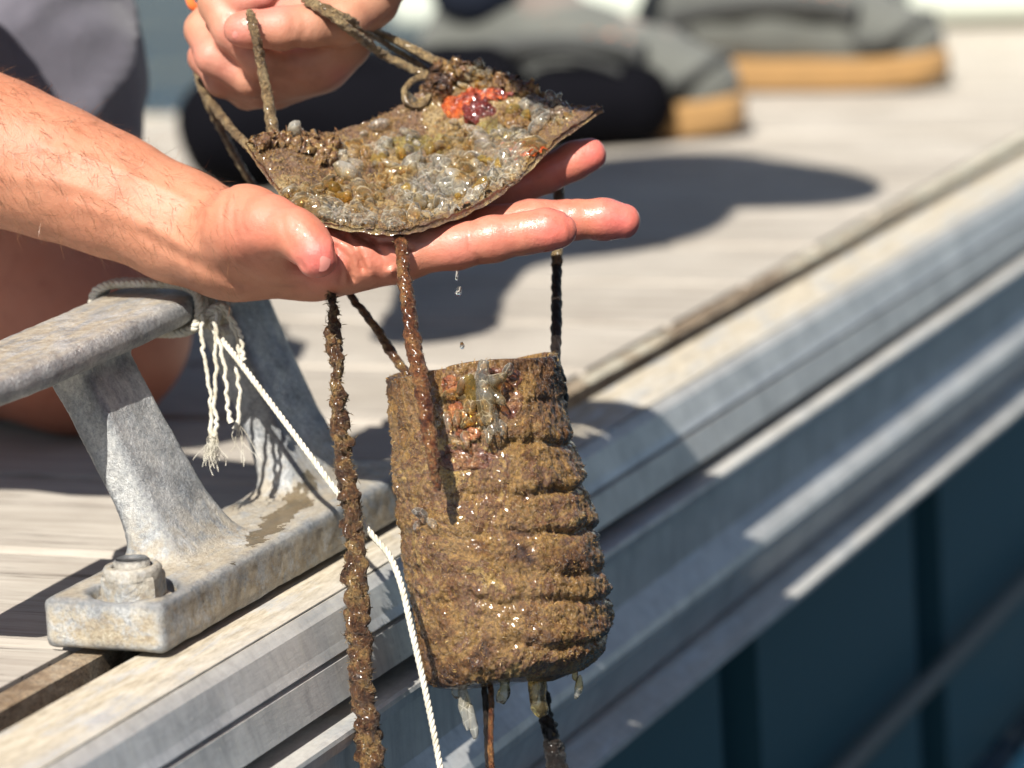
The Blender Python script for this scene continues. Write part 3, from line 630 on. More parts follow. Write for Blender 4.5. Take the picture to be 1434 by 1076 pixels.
tilt = -30*side*np.clip(1-(vv[:, None]-512)/120, 0, 1) * .55 + 4*np.sin(th*3)[None, :]   # rim higher on the right
yy = vv[:, None] + tilt + 7*side*np.clip((vv[:, None]-600)/300, 0, 1)*-1.6
grooves = [(622, .9), (690, 1.0), (742, 1.15), (800, .7), (838, 1.0), (893, .8), (560, .45)]
dsp = np.zeros((nv, nu))
P3 = np.stack([side*np.ones((nv, 1))*4, np.sin(th)[None, :]*np.ones((nv, 1))*4, vv[:, None]*np.ones((1, nu))/45.], -1)
wv = fbm(P3*.6, 3, 41)
for gy, ga in grooves:
    off = yy-(gy+11*wv-6*side+5*np.sin(th+gy)[None, :]); stg = .38+.75*np.clip(.3+side*.9+.9*fbm(P3*.5, 2, int(gy)), 0, 1)
    dsp -= ga*stg*.0025*np.exp(-(off/(7.5-2*side))**2); dsp += ga*stg*.0010*np.exp(-((off+17)/15)**2)
dsp += fbm(P3*1.2, 4, 51)*.0022 + fbm(P3*4, 4, 52)*.0015 + fbm(P3*12, 3, 53)*.0012
notch = np.exp(-((side*117-(-48))/9.0)**2)*(front < 0)*np.clip(1-(vv[:, None]-505)/115, 0, 1)
dsp -= notch*.0085
Rr = R0+dsp; Rr[-1] *= .95
q = np.stack([cxs[:, None]+Rr/sc_*side, yy, np.zeros_like(Rr)+CD], -1)
Vc = np.stack([(q[..., 0]-717)/FPX*CD, -(q[..., 1]-538)/FPX*CD, CD+Rr*front + (vv[:, None]-730)*sc_*.08], -1)
ring = [Vc]
# rim, inner wall and bottom
cen_top = Vc[0].mean(0); inner = [cen_top+(Vc[0]-cen_top)*.93+np.array([0, .0004, 0]), cen_top+(Vc[0]-cen_top)*.9+np.array([0, -.004, 0]), cen_top+(Vc[0]-cen_top)*.86+np.array([0, -.03, 0])]
cen_b = Vc[-1].mean(0); bots = [cen_b+(Vc[-1]-cen_b)*k+np.array([0, -.0015-.002*(1-k), 0])+np.array([0, 1, 0])*(.0016*fbm(np.stack([np.cos(th)*3*k, np.sin(th)*3*k, 0*th], -1), 3, 3))[:, None] for k in (.8, .4, .02)]
allr = np.stack([*inner[::-1], *Vc, *bots]); Vw = cam_to_world(allr.reshape(-1, 3)); Fc = grid_faces(len(allr), nu, wrap_v=True)
body = mesh_obj('pot_body', Vw, Fc[:, ::-1].copy(), M['brown'], pot)
vnb = vnormals(Vw, Fc[:, ::-1])
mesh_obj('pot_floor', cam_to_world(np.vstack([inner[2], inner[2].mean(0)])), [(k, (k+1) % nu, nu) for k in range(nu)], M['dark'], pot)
outer = np.arange(3*nu, (3+nv)*nu)
vf = Vw[outer]; nf = vnb[outer]; mk = (nf@cf) < .35; vf, nf = vf[mk], nf[mk]
VV, FF = fuzz(vf, nf, 5000, .0016, .00032, 77, 1.5)
fz1 = foul_mat('mud_fibres', [(.35, (.07, .032, .018)), (.43, (.22, .115, .042)), (.5, (.38, .24, .08)), (.56, (.2, .09, .045)), (.62, (.5, .34, .12))], .5, .15)
tag(mesh_obj('mud_fibres', VV, FF, fz1, pot), kind='stuff')

def squirt_meshes():
    out = []
    for k in range(6):
        n_, m_ = 12, 16; u_ = np.linspace(0, np.pi, n_+2)[1:-1]; t_ = np.linspace(0, 2*np.pi, m_, endpoint=False)
        L = 1.0+.25*k % .6
        rr = np.sin(u_)**.7*(.62+.09*np.sin(3*u_+k)); zz = -np.cos(u_)*(.66+.05*k)
        bend = .22*np.sin(u_*1.3+k)
        V = np.stack([rr[:, None]*np.cos(t_)[None]*(1+.12*np.sin(2*t_+k))[None]+bend[:, None], rr[:, None]*np.sin(t_)[None]*.85, zz[:, None]*np.ones((1, m_))], -1).reshape(-1, 3)
        V += .13*np.stack([fbm(V*3+k, 2, 60+k), fbm(V*3+9+k, 2, 61), fbm(V*3+19+k, 2, 62)], -1)
        b0, b1 = V[:m_].mean(0), V[-m_:].mean(0); V = np.vstack([V, b0+[0, 0, -.04], b1+[0, 0, .02]])
        Fc = [tuple(f) for f in grid_faces(n_, m_, wrap_v=True)[:, ::-1].tolist()]
        Fc += [(j, (j+1) % m_, n_*m_) for j in range(m_)][::1] and [((j+1) % m_, j, n_*m_) for j in range(m_)]
        Fc += [((n_-1)*m_+j, (n_-1)*m_+(j+1) % m_, n_*m_+1) for j in range(m_)]
        out.append((V, Fc))
    return out
SQ = squirt_meshes(); SQD = {}
def squirt(p, axis, size, mat, parent, stretch=1.5, k=None, name='sea_squirt'):
    k = random.randrange(6) if k is None else k; key = (k, mat.name)
    if key not in SQD:
        me = bpy.data.meshes.new('sea_squirt'); me.from_pydata(SQ[k][0].tolist(), [], SQ[k][1]); me.update(); me.polygons.foreach_set('use_smooth', np.ones(len(me.polygons), bool)); me.materials.append(mat); SQD[key] = me
    o = bpy.data.objects.new(name, SQD[key]); COL.objects.link(o); o.parent = parent
    qx = Vector(axis).to_track_quat('Z', 'Y').to_matrix().to_4x4() @ Matrix.Rotation(random.random()*6.28, 4, 'Z')
    o.matrix_local = Matrix.Translation(Vector(p)-parent.location) @ qx @ Matrix.Diagonal((size, size, size*stretch, 1))
    return o
def potpt(px, py, lift=0.0):
    i = np.argmin(np.abs(vv-py)+0); c = cxs[i]; sx = np.clip((px-c)/rad[i], -.98, .98)
    rr = rad[i]*sc_; return KC(px, py, CD-rr*math.sqrt(1-sx*sx)+(py-730)*sc_*.08-lift)
def on_pot(px, py, lift=0.0): return cam_to_world(potpt(px, py, lift)[None])[0]
dn = -cu
for (px, py, s_, ax, mt) in [(676, 530, 6.5, (.1, .9), 'gel'), (690, 544, 7, (.2, .8), 'gel'), (662, 548, 6.0, (-.2, 1), 'gely'), (680, 564, 8.0, (.2, -.9), 'gel'), (686, 584, 6.5, (.2, -.9), 'gel'), (662, 566, 4.5, (-.3, -.6), 'gel'), (694, 556, 4.5, (.5, -.6), 'gel'), (710, 518, 3.5, (.3, .5), 'gel'), (640, 585, 3.6, (-.2, -1), 'gelg'), (628, 590, 3.4, (.1, -1), 'gelg'), (652, 616, 3.5, (.2, -.8), 'gelg'), (592, 724, 4.8, (-.5, .3), 'gelg'), (604, 733, 3.2, (.3, -.3), 'gel'), (585, 735, 2.8, (-.3, -.5), 'gelg'), (684, 606, 4, (0, -1), 'gel'), (648, 540, 4, (.1, 1), 'gelg'), (700, 598, 3.4, (.4, -1), 'gel'), (700, 534, 4.2, (.4, .6), 'gel')]:
    a = ax[0]*cr+ax[1]*cu-cf*.5
    squirt(on_pot(px, py, .0025), a, s_*.001, M[mt], pot)
for px, py, s_, st in [(650, 990, 5, 2.6), (705, 968, 5.2, 1.5), (757, 975, 7.2, 1.9), (748, 965, 5, 1.6), (809, 962, 2.6, 2.6), (662, 1010, 3.6, 3.0), (640, 965, 4, 1.6), (806, 945, 2.2, 1.8)]:
    squirt(K(px, py, CD-.01), -cu+cr*random.uniform(-.15, .2), s_*.001, M['gel'] if py < 990 else M['gelw'], pot, st)
# orange sponge crust under the squirts
def crust(name, ptsfn, n, size, mat, parent, seed, flat=.55):
    r = np.random.default_rng(seed); parts = []
    for _ in range(n):
        p, nn = ptsfn(r); V, Fc = SQ[r.integers(0, 6)]
        s_ = size*(.5+r.random()); Vn = V*np.array([1, 1, .7])*s_; Vn = Vn+r.normal(0, .05*s_, Vn.shape)
        M3 = np.array(Vector(nn).to_track_quat('Z', 'Y').to_matrix()); Vn[:, 2] *= flat
        parts.append((p+Vn@M3.T, Fc))
    return mesh_obj(name, *joinm(parts), mat, parent)
def grid_patch(name, Vg, Ng, shapes, mat, parent, lift, amp, seed, fr=14., rag=.6, domes=0):
    n1, n2 = Vg.shape[:2]; px, py = proj(Vg.reshape(-1, 3)); px = px.reshape(n1, n2); py = py.reshape(n1, n2); m = np.full((n1, n2), -9.)
    for cx_, cy_, rx, ry in shapes: m = np.maximum(m, 1-((px-cx_)/rx)**2-((py-cy_)/ry)**2)
    qq = np.stack([px/fr, py/fr, np.full_like(px, seed*3.3)], -1)
    m = np.where((Ng@cf) < .3, m, -9)+rag*fbm(qq, 4, seed)
    h_ = lift*np.clip(m*3, 0, 1)**.5 + amp*np.clip(m*2.5, 0, 1)*(fbm(qq*2.2, 4, seed+1, .62)+.35) - .0012
    if domes:                                             # a merged cluster of soft bubbles
        rg = np.random.default_rng(seed); hd = np.zeros_like(px)
        for _ in range(domes):
            cx_, cy_, rx, ry = shapes[rg.integers(0, len(shapes))]; a0 = rg.random()*6.28; q0 = rg.random()**.5
            qx, qy = cx_+rx*1.1*q0*math.cos(a0), cy_+ry*1.1*q0*math.sin(a0); ra_ = 5+8*rg.random()**1.6; el = .55+.45*rg.random(); an = rg.random()*3.14
            dx, dy = px-qx, py-qy; ux, uy = (dx*math.cos(an)+dy*math.sin(an))/ra_, (-dx*math.sin(an)+dy*math.cos(an))/(ra_*el)
            hd = np.maximum(hd, np.sqrt(np.clip(1-ux*ux-uy*uy, 0, 1))*(ra_/13)**.7)
        h_ = lift*np.clip(m*3, 0, 1)**.5 + amp*np.clip(m*2.5, 0, 1)**.5*(hd-.1+.12*fbm(qq*1.5, 2, seed+2)) - .0012
    V = Vg+Ng*h_[..., None]; F_ = grid_faces(n1, n2); okv = (m > -.06).ravel(); F_ = F_[okv[F_].all(1)]
    u, inv = np.unique(F_, return_inverse=True); F_ = inv.reshape(-1, 4); V = V.reshape(-1, 3)[u]
    nn = vnormals(V, F_)
    if (nn*Ng.reshape(-1, 3)[u]).sum() < 0: F_ = F_[:, ::-1].copy()
    return mesh_obj(name, V, F_, mat, parent)
Vg = Vw.reshape(len(allr), nu, 3)[3:3+nv]; Ng = vnb.reshape(len(allr), nu, 3)[3:3+nv]
half = slice(nu//2-10, nu) if False else slice(0, nu)
grid_patch('orange_sponge', Vg, Ng, [(630, 540, 14, 16), (640, 580, 14, 22), (655, 608, 20, 12)], M['rust'], pot, .0014, .0028, 5)
grid_patch('jelly_sheet', Vg, Ng, [(645, 585, 40, 50), (668, 556, 34, 36)], M['jelly'], pot, .001, .0040, 45, 16, .5, 60)
grid_patch('red_film', Vg, Ng, [(700, 530, 40, 16), (650, 640, 50, 22), (715, 560, 18, 30)], M['redfilm'], pot, .0012, .0014, 15, 20)
# ------------------------------------------------------------------ fouled plate on the palm
def KK(p): return KC(p[0], p[1], D+p[2]*.001)
eA = [(343, 203, 8), (368, 238, -4), (402, 280, -20), (445, 313, -36)]               # left edge, back to front
eF = [(445, 313, -40), (500, 322, -46), (555, 326, -47), (610, 314, -42), (665, 292, -30), (712, 262, -14), (752, 226, 0), (790, 190, 12), (845, 153, 22)]
eB = [(343, 203, 8), (395, 188, 22), (450, 190, 36), (510, 174, 48), (565, 148, 56), (600, 118, 62), (622, 96, 64)]
eR = [(622, 96, 64), (665, 92, 62), (705, 106, 56), (745, 124, 48), (790, 148, 36), (845, 153, 22)]
na_, nb_ = 120, 230
cA = catmull([KK(p) for p in eA], na_); cRr = catmull([KK(p) for p in eR], na_)[:]; cB = catmull([KK(p) for p in eB], nb_); cF = catmull([KK(p) for p in eF], nb_)
a_ = np.linspace(0, 1, na_)[:, None, None]; b_ = np.linspace(0, 1, nb_)[None, :, None]
coons = (1-a_)*cB[None]+a_*cF[None]+(1-b_)*cA[:, None]+b_*cRr[:, None]-((1-a_)*(1-b_)*cB[0]+(1-a_)*b_*cB[-1]+a_*(1-b_)*cF[0]+a_*b_*cF[-1])
sag = np.sin(np.pi*a_[..., 0])*np.sin(np.pi*b_[..., 0])
coons[..., 1] -= .009*sag
upv = np.cross(np.gradient(coons, axis=1), np.gradient(coons, axis=0)); upv /= np.linalg.norm(upv, axis=-1)[..., None]+1e-9
if upv[60, 105, 1] < 0: upv = -upv
q_ = np.stack([a_[..., 0]*3+0*b_[..., 0], b_[..., 0]*6+0*a_[..., 0], 0*a_[..., 0]*b_[..., 0]], -1)
edge = np.minimum(np.minimum(a_, 1-a_)*1.2, np.minimum(b_, 1-b_)*2.2)[..., 0]
ht = .0012+.0022*np.clip(fbm(q_*1.6, 4, 81)+.2, 0, 1)*np.clip(edge*9, 0, 1)+.0011*fbm(q_*9, 4, 83)+.0006*fbm(q_*30, 2, 84)
topS = coons+upv*ht[..., None]; botS = coons-upv*(.0012+.0008*fbm(q_*8, 3, 85))[..., None]
plate = empty('fouled_plate', cam_to_world(np.array([KK((560, 300, -5))]))[0], 'curved fouling plate lying on the open palm covered in translucent sea squirts', 'settlement plate')
nbv = na_*nb_
Vp = cam_to_world(np.vstack([topS.reshape(-1, 3), botS.reshape(-1, 3)])); Fg = grid_faces(na_, nb_)
idx = np.arange(nbv).reshape(na_, nb_); loop = np.concatenate([idx[0, :-1], idx[:-1, -1], idx[-1, :0:-1], idx[:0:-1, 0]]); l2 = np.roll(loop, -1)
Fs = np.stack([loop, loop+nbv, l2+nbv, l2], -1)
Fp = np.vstack([Fg, Fg[:, ::-1]+nbv, Fs])
n_test = vnormals(Vp, Fp)
if (n_test[60*nb_+105] @ (cam_to_world(upv[60, 105][None])[0]-CP)) < 0: Fp = Fp[:, ::-1].copy()
mesh_obj('plate_sheet', Vp, Fp, M['plate'], plate); np_ = vnormals(Vp, Fp)
VV, FF = fuzz(Vp[:nbv], np_[:nbv], 5000, .0024, .00032, 91, 1.0)
tag(mesh_obj('mud_fibres', VV, FF, fz1, plate), kind='stuff')
def on_plate(a, b, lift=0.0):
    i = int(np.clip(a*(na_-1), 0, na_-1)); j = int(np.clip(b*(nb_-1), 0, nb_-1)); k = i*nb_+j
    return Vp[k]+np_[k]*lift, np_[k]
ptop = np.stack(proj(Vp[:nbv]), -1)
def plate_px(px, py, lift=0.0):
    k = int(np.argmin((ptop[:, 0]-px)**2+(ptop[:, 1]-py)**2)); return Vp[k]+np_[k]*lift, np_[k]
r = np.random.default_rng(5)
def dens(px, py):
    d = math.exp(-((px-610)/95)**2-((py-245)/50)**2)*1.2+math.exp(-((px-450)/35)**2-((py-285)/22)**2)*.9+math.exp(-((px-530)/60)**2-((py-200)/14)**2)*.4+math.exp(-((px-655)/30)**2-((py-112)/14)**2)*.8+math.exp(-((px-765)/26)**2-((py-158)/14)**2)*1.0+math.exp(-((px-700)/35)**2-((py-225)/22)**2)*.8
    return d
cnt = 0
while cnt < 230:
    a, b = r.random(2); p, nn = on_plate(a, b, .0018); px, py = proj(p)
    if r.random() > dens(px, py) or (615 < px < 712 and 122 < py < 176): continue
    t = r.normal(0, 1, 3); t -= nn*(t@nn); ax = nn*(.1+.5*r.random())+t*.8
    mt = r.choice(['gel', 'gel', 'gel', 'gelg', 'gelw', 'gely'], p=[.3, .25, .2, .1, .05, .1])
    squirt(p, ax, .0021+.0040*r.random()**2, M[mt], plate, 1.0+.7*r.random()); cnt += 1
for px, py, s_, mt, l in [(404, 180, 4.6, 'gelw', .006), (410, 186, 4.2, 'gelw', .004), (600, 265, 5.0, 'gel', .003), (612, 278, 5.5, 'gel', .003), (590, 290, 5.0, 'gel', .003), (575, 272, 4.5, 'gely', .003), (632, 262, 4.6, 'gel', .003), (560, 220, 4.2, 'gely', .003), (615, 225, 3.6, 'gely', .003), (458, 262, 5, 'gel', .003), (640, 180, 4.2, 'gel', .004), (662, 108, 4.5, 'gel', .005), (672, 98, 4, 'gel', .007), (770, 145, 5.2, 'gelg', .004), (755, 152, 5, 'gelg', .004), (782, 152, 4.4, 'gelg', .004), (720, 165, 5, 'gely', .004), (735, 170, 4.6, 'gely', .004), (430, 300, 5, 'gel', .001), (480, 304, 4.6, 'gel', .001), (400, 275, 4.2, 'gel', .002)]:
    p, nn = plate_px(px, py, l*.5); squirt(p, nn+.5*cr*random.uniform(-1, 1)+.25*cu, s_*.001, M[mt], plate, 1.3)
def px_fn(cx_, cy_, sx, sy, lift=.0005): return lambda r: plate_px(cx_+r.normal(0, sx), cy_+r.normal(0, sy), lift)
Vg = Vp[:nbv].reshape(na_, nb_, 3); Ng = np_[:nbv].reshape(na_, nb_, 3)
grid_patch('orange_sponge', Vg, Ng, [(638, 150, 20, 17), (682, 134, 30, 9), (652, 142, 16, 12)], M['orange'], plate, .0018, .0034, 6, 13, .6)
grid_patch('dark_red_sponge', Vg, Ng, [(670, 153, 26, 15), (705, 130, 18, 9), (660, 168, 13, 9)], M['darkred'], plate, .0022, .003, 7, 11)
grid_patch('orange_crust', Vg, Ng, [(738, 212, 30, 9), (712, 222, 16, 7)], M['orange'], plate, .0012, .0022, 8, 11)
for k, (shp, l, a) in enumerate([([(612, 118, 22, 26), (640, 104, 26, 14)], .004, .007), ([(720, 122, 34, 12), (745, 130, 20, 9)], .003, .006), ([(385, 199, 30, 9), (360, 206, 18, 9)], .003, .005), ([(440, 206, 36, 12), (455, 222, 16, 14)], .0025, .006), ([(770, 156, 30, 14)], .003, .004), ([(720, 170, 26, 14)], .003, .005)]):
    grid_patch('mud_clump', Vg, Ng, shp, M['brown'] if k != 4 else M['violet'], plate, l, a, 31+k, 13)
grid_patch('jelly_sheet', Vg, Ng, [(612, 245, 112, 60), (700, 215, 60, 36)], M['jelly'], plate, .0012, .0050, 51, 26, .9, 210)
grid_patch('jelly_sheet', Vg, Ng, [(455, 285, 70, 30), (520, 306, 60, 16)], M['jelly'], plate, .0010, .0044, 61, 22, .8, 90)
grid_patch('jelly_sheet', Vg, Ng, [(768, 158, 36, 18)], M['jelly'], plate, .0012, .0046, 63, 12, .4, 40)
grid_patch('jelly_sheet', Vg, Ng, [(500, 212, 60, 16)], M['jelly'], plate, .0008, .0038, 65, 14, .8, 40)
grid_patch('olive_film', Vg, Ng, [(600, 200, 70, 14), (700, 180, 40, 16), (560, 245, 22, 18)], M['olive'], plate, .0012, .0018, 53, 20)
# drops of water
for px, py, s_, st in [(643, 408, 2.2, 1.4), (640, 385, 1.2, 3.2), (647, 484, 1.8, 1.2)]:
    o = squirt(K(px, py, 1.53), -cu, s_*.001, M['water_drop'], empty('water_drop', K(px, py, 1.53), {408: 'round clear water drop falling from under the fingers', 385: 'stretched clear water drip hanging under the index finger', 484: 'small clear water drop falling above the pot'}[py], 'water drop'), st, k=2, name='drop')

# ------------------------------------------------------------------ people
sk = D/FPX   # metres per pixel
def node(px, py, dd, rpx): return (KC(px, py, D+dd*.001), rpx*sk)
def hand_mesh(build, lo_px, hi_px, dlo, dhi, h, grooves=(), red=(), wetpts=(), nz=.00035, lo3=None, hi3=None):
    c = [KC(px, py, d) for px in (lo_px[0], hi_px[0]) for py in (lo_px[1], hi_px[1]) for d in (dlo, dhi)]
    s = SDF(np.min(c, 0), np.max(c, 0), h); build(s)
    sl, (x, y, z) = s.sub(s.lo, s.lo+s.h*(s.n-1))
    X, Y = 717+FPX*x/z, 538-FPX*y/z
    for poly, wpx, dep, dr in grooves:
        P = catmull(np.array([(a, b, 0.) for a, b in poly]), 24)[:, :2]; m = wpx*3
        msk = (X > P[:, 0].min()-m) & (X < P[:, 0].max()+m) & (Y > P[:, 1].min()-m) & (Y < P[:, 1].max()+m) & (z > dr[0]) & (z < dr[1])
        ii = np.nonzero(np.broadcast_to(msk, s.f.shape)); 
        if len(ii[0]) == 0: continue
        xx = np.broadcast_to(X, s.f.shape)[ii]; yy_ = np.broadcast_to(Y, s.f.shape)[ii]
        dm = np.full(len(xx), 1e9)
        for p, q in zip(P[:-1], P[1:]):
            d_ = q-p; t = np.clip(((xx-p[0])*d_[0]+(yy_-p[1])*d_[1])/(d_@d_+1e-9), 0, 1); dm = np.minimum(dm, (xx-p[0]-t*d_[0])**2+(yy_-p[1]-t*d_[1])**2)
        s.f[ii] += (dep*np.exp(-dm/wpx**2)).astype(np.float32)
    V, Q, N = s.mesh(); V = smooth_mesh(V, Q, 2, .45)
    V = V + N*(fbm(V*120, 3, 7)*nz)[:, None]
    rd = np.zeros(len(V)); wt = np.zeros(len(V))
    px = 717+FPX*V[:, 0]/V[:, 2]; py = 538-FPX*V[:, 1]/V[:, 2]
    for a, b, rr, s_ in red: rd = np.maximum(rd, s_*np.exp(-((px-a)**2+(py-b)**2)/rr**2))
    for a, b, rr, s_ in wetpts: wt = np.maximum(wt, s_*np.exp(-((px-a)**2+(py-b)**2)/rr**2))
    return cam_to_world(V), Q[:, ::-1].copy(), rd, wt, V      # camera axes are left-handed
def buildA(s):
    nd = node
    s.chain([nd(-640, -40, 60, 150), nd(-300, 95, 42, 128), nd(-120, 165, 32, 112), nd(0, 214, 26, 97), nd(80, 243, 22, 88), nd(160, 275, 18, 80), nd(250, 316, 12, 74), nd(310, 340, 8, 70)], .012)
    for mx, my, dd, rr in [(572, 354, -22, 33), (592, 334, 2, 34), (596, 308, 26, 34), (576, 290, 48, 30)]:
        s.cone(*[v for v in (nd(318, 345, 8+dd*.3, 60)[0], nd(mx, my, dd, rr)[0], 60*sk, rr*sk)], .010)
    s.chain([nd(305, 338, -4, 60), nd(345, 318, -24, 52), nd(378, 318, -40, 42)], .010)           # thenar
    s.chain([nd(378, 318, -40, 43), nd(412, 326, -50, 33), nd(428, 338, -53, 31), nd(443, 358, -57, 27), nd(444, 363, -57, 25)], .004)
    s.chain([nd(400, 350, -22, 50), nd(480, 362, -18, 40), nd(545, 360, -22, 32)], .010)         # web
    s.chain([nd(345, 360, -2, 58), nd(440, 362, 0, 52), nd(560, 352, -10, 36)], .010)
    s.chain([nd(572, 352, -22, 34), nd(640, 345, -26, 31.5), nd(690, 335, -28, 31), nd(735, 327, -29, 28), nd(765, 322, -30, 28), nd(783, 322, -30, 25)], .0035)
    s.chain([nd(600, 332, 2, 34), nd(680, 320, 0, 31), nd(745, 311, -2, 30.5), nd(800, 308, -3, 27.5), nd(845, 307, -4, 28), nd(872, 310, -4, 25)], .0035)
    s.chain([nd(604, 308, 26, 33), nd(665, 285, 29, 30), nd(715, 264, 31, 30), nd(765, 243, 32, 27), nd(805, 225, 32, 26.5), nd(826, 217, 32, 24)], .0035)
    s.chain([nd(582, 290, 48, 29), nd(640, 262, 60, 26), nd(672, 242, 66, 25), nd(705, 222, 70, 22), nd(722, 214, 70, 20)], .0035)
W_ = (1.40, 1.56)
grA = [([(60, 205), (140, 228), (220, 262), (290, 296)], 7, -.0007, W_), ([(110, 290), (200, 315), (270, 352)], 9, -.0008, W_), ([(20, 250), (110, 262), (180, 300)], 8, -.0006, W_), ([(200, 330), (280, 372), (340, 398)], 8, .0008, W_), ([(330, 396), (400, 402), (470, 392)], 7, .0007, W_), ([(488, 342), (512, 362), (520, 385)], 6, -.0016, W_), ([(470, 352), (478, 375), (478, 395)], 3, .0013, W_), ([(535, 350), (552, 368), (556, 385)], 3.5, .0014, W_), ([(508, 345), (535, 356), (548, 380)], 6, -.0012, W_), ([(480, 330), (500, 352), (508, 375)], 4, 0.0025, W_), ([(498, 328), (525, 345), (545, 372)], 5, 0.0030, W_), ([(470, 345), (490, 368), (492, 392)], 4, 0.0021, W_), ([(520, 340), (550, 340), (575, 350)], 4, 0.0021, W_),
       ([(664, 300), (656, 330), (660, 352), (672, 366)], 2.6, .0006, W_), ([(728, 297), (722, 318), (726, 345)], 2.6, .00045, W_), ([(800, 280), (795, 300), (800, 330)], 3, .0006, (1.5, 1.58)),
       ([(765, 212), (775, 235), (790, 256)], 3, .0005, (1.55, 1.62)), ([(322, 262), (312, 300), (316, 340), (325, 372)], 3, .0007, W_), ([(334, 268), (326, 300), (330, 335)], 2.5, .0005, W_), ([(345, 280), (338, 305), (345, 330)], 2.4, .0005, W_), ([(418, 318), (410, 334), (416, 352)], 3, .0007, W_), ([(428, 314), (420, 330), (422, 345)], 2.4, .0004, W_),
       ([(395, 300), (400, 330), (420, 372)], 5, .0007, W_), ([(421, 348), (421, 364), (428, 380)], 2.0, .0007, W_), ([(424, 342), (434, 336), (448, 334)], 2.2, .0003, W_)]
redA = [(360, 320, 60, .35), (540, 350, 60, .45), (640, 340, 60, .5), (446, 362, 38, 1.15), (775, 322, 46, .85), (870, 308, 50, 1.0), (835, 215, 42, .95), (780, 235, 50, .6), (700, 330, 60, .45), (600, 340, 70, .25), (490, 340, 45, .35), (740, 245, 70, .5), (400, 300, 55, .35)]
wetA = [(775, 322, 70, 1), (850, 308, 60, 1), (825, 218, 45, .8), (444, 358, 30, .9), (690, 330, 60, .6), (560, 330, 60, .6)]
Va, Qa, rdA, wtA, _ = hand_mesh(buildA, (-760, -230), (905, 440), 1.44, 1.75, .00115, grA, redA, wetA)
kneeP = G(160, 628)
personA = empty('person', (kneeP[0]+.05, kneeP[1]+.1, 0), 'person in grey shorts kneeling on the deck with one palm held out under the plate', 'person')
# coarse rest of the body: kneeling leg, other leg, upper arm, neck and head (mostly above and left of the frame)
def buildAbody(s):
    el = cam_to_world(KC(-640, -40, D+.06)[None])[0]; sh = np.array([1.50, 1.20, .56])
    s.chain([(el, .046), ((el+sh)/2+np.array([0, .01, -.01]), .05), (sh, .06)], .02)
    k = np.array([kneeP[0]+.045, kneeP[1]+.045, .062])
    hip = np.array([k[0]+.06, k[1]+.26, .42])
    s.chain([(k+np.array([-.01, -.01, 0]), .060), (k+np.array([.0, .035, .05]), .064), (k+np.array([.02, .10, .14]), .075), (hip, .095)], .02)
    s.chain([(k+np.array([0, .0, .0]), .058), (k+np.array([.03, .17, -.005]), .057), (k+np.array([.05, .40, -.022]), .036)], .02)
    s.cone(k+np.array([.05, .40, -.024]), k+np.array([.03, .50, -.035]), .034, .02, .01)
    k2 = k+np.array([.17, .23, .0]); hip2 = hip+np.array([.2, .06, 0])
    s.chain([(k2, .060), (k2+np.array([.0, .035, .05]), .064), (k2+np.array([.02, .06, .14]), .075), (hip2, .095)], .02)
    s.chain([(k2, .058), (k2+np.array([.03, .17, -.005]), .057), (k2+np.array([.05, .40, -.022]), .036)], .02)
    nk = np.array([1.74, 1.07, .73]); hd_ = np.array([1.77, .92, .84])
    s.cone(nk+np.array([-.06, .1, -.10]), nk, .065, .058, .02); s.cone(nk, hd_, .056, .06, .02)
    s.ell(hd_+np.array([0, -.01, .01]), (.078, .095, .105), .02); s.ell(hd_+np.array([0, -.075, -.05]), (.05, .04, .045), .02)
    s.cone(hd_+np.array([0, -.105, -.0]), hd_+np.array([0, -.118, -.025]), .012, .015, .012)
    for sx in (-1, 1): s.ell(hd_+np.array([sx*.078, .01, -.005]), (.012, .022, .032), .006)
    for sx in (-1, 1): s.func(lambda x, y, z, sx=sx: np.sqrt((x-hd_[0]-sx*.032)**2+(y-hd_[1]+.108)**2+(z-hd_[2]-.01)**2)-.014, hd_-.15, hd_+.15, cut=True)
    s.chain([(sh+np.array([.36, .0, .03]), .058), (sh+np.array([.40, -.18, -.10]), .05), (sh+np.array([.30, -.26, -.15]), .045), (sh+np.array([.10, -.32, -.12]), .034), (sh+np.array([.03, -.34, -.10]), .04)], .02)
sb_ = SDF((1.2, .6, -.01), (2.25, 2.1, .9), .006); buildAbody(sb_)
Vb, Qb, Nb = sb_.mesh(); Vb = smooth_mesh(Vb, Qb, 3)
nA = len(Va); VV = np.vstack([Va, Vb]); QQ = np.vstack([Qa, Qb+nA])
bodyA = mesh_obj('body', VV, QQ, M['skin'], personA, attrs={'red': np.concatenate([rdA, np.full(len(Vb), .15)]), 'wet': np.concatenate([wtA, np.zeros(len(Vb))])})
bodyA.data.materials.append(M['skinleg'])
mi = np.zeros(len(QQ), np.int32); mi[len(Qa):] = 1; bodyA.data.polygons.foreach_set('material_index', mi)
# arm hair
me = bodyA.data; vnA = np.zeros(len(VV)*3); me.vertices.foreach_get('normal', vnA); vnA = vnA.reshape(-1, 3)[:nA]
pxA = np.stack(proj(Va), -1); ok = (pxA[:, 0] > -150) & (pxA[:, 0] < 335) & ((vnA@cf) < .45)
iv = np.nonzero(ok)[0]; r = np.random.default_rng(3); nh = 2700; iv = r.choice(iv, nh)
pw = np.clip(1.05-(pxA[iv, 0])/420, .25, 1); iv = iv[r.random(nh) < pw]; nh = len(iv)
axw = (K(310, 340, D)-K(0, 214, D+.02)); axw /= np.linalg.norm(axw)
dirh = axw*.75+vnA[iv]*.28+(-cu)*(.35+.5*r.random((nh, 1)))+r.normal(0, .55, (nh, 3)); dirh -= vnA[iv]*((dirh*vnA[iv]).sum(1)-.25)[:, None]; dirh /= np.linalg.norm(dirh, axis=1)[:, None]
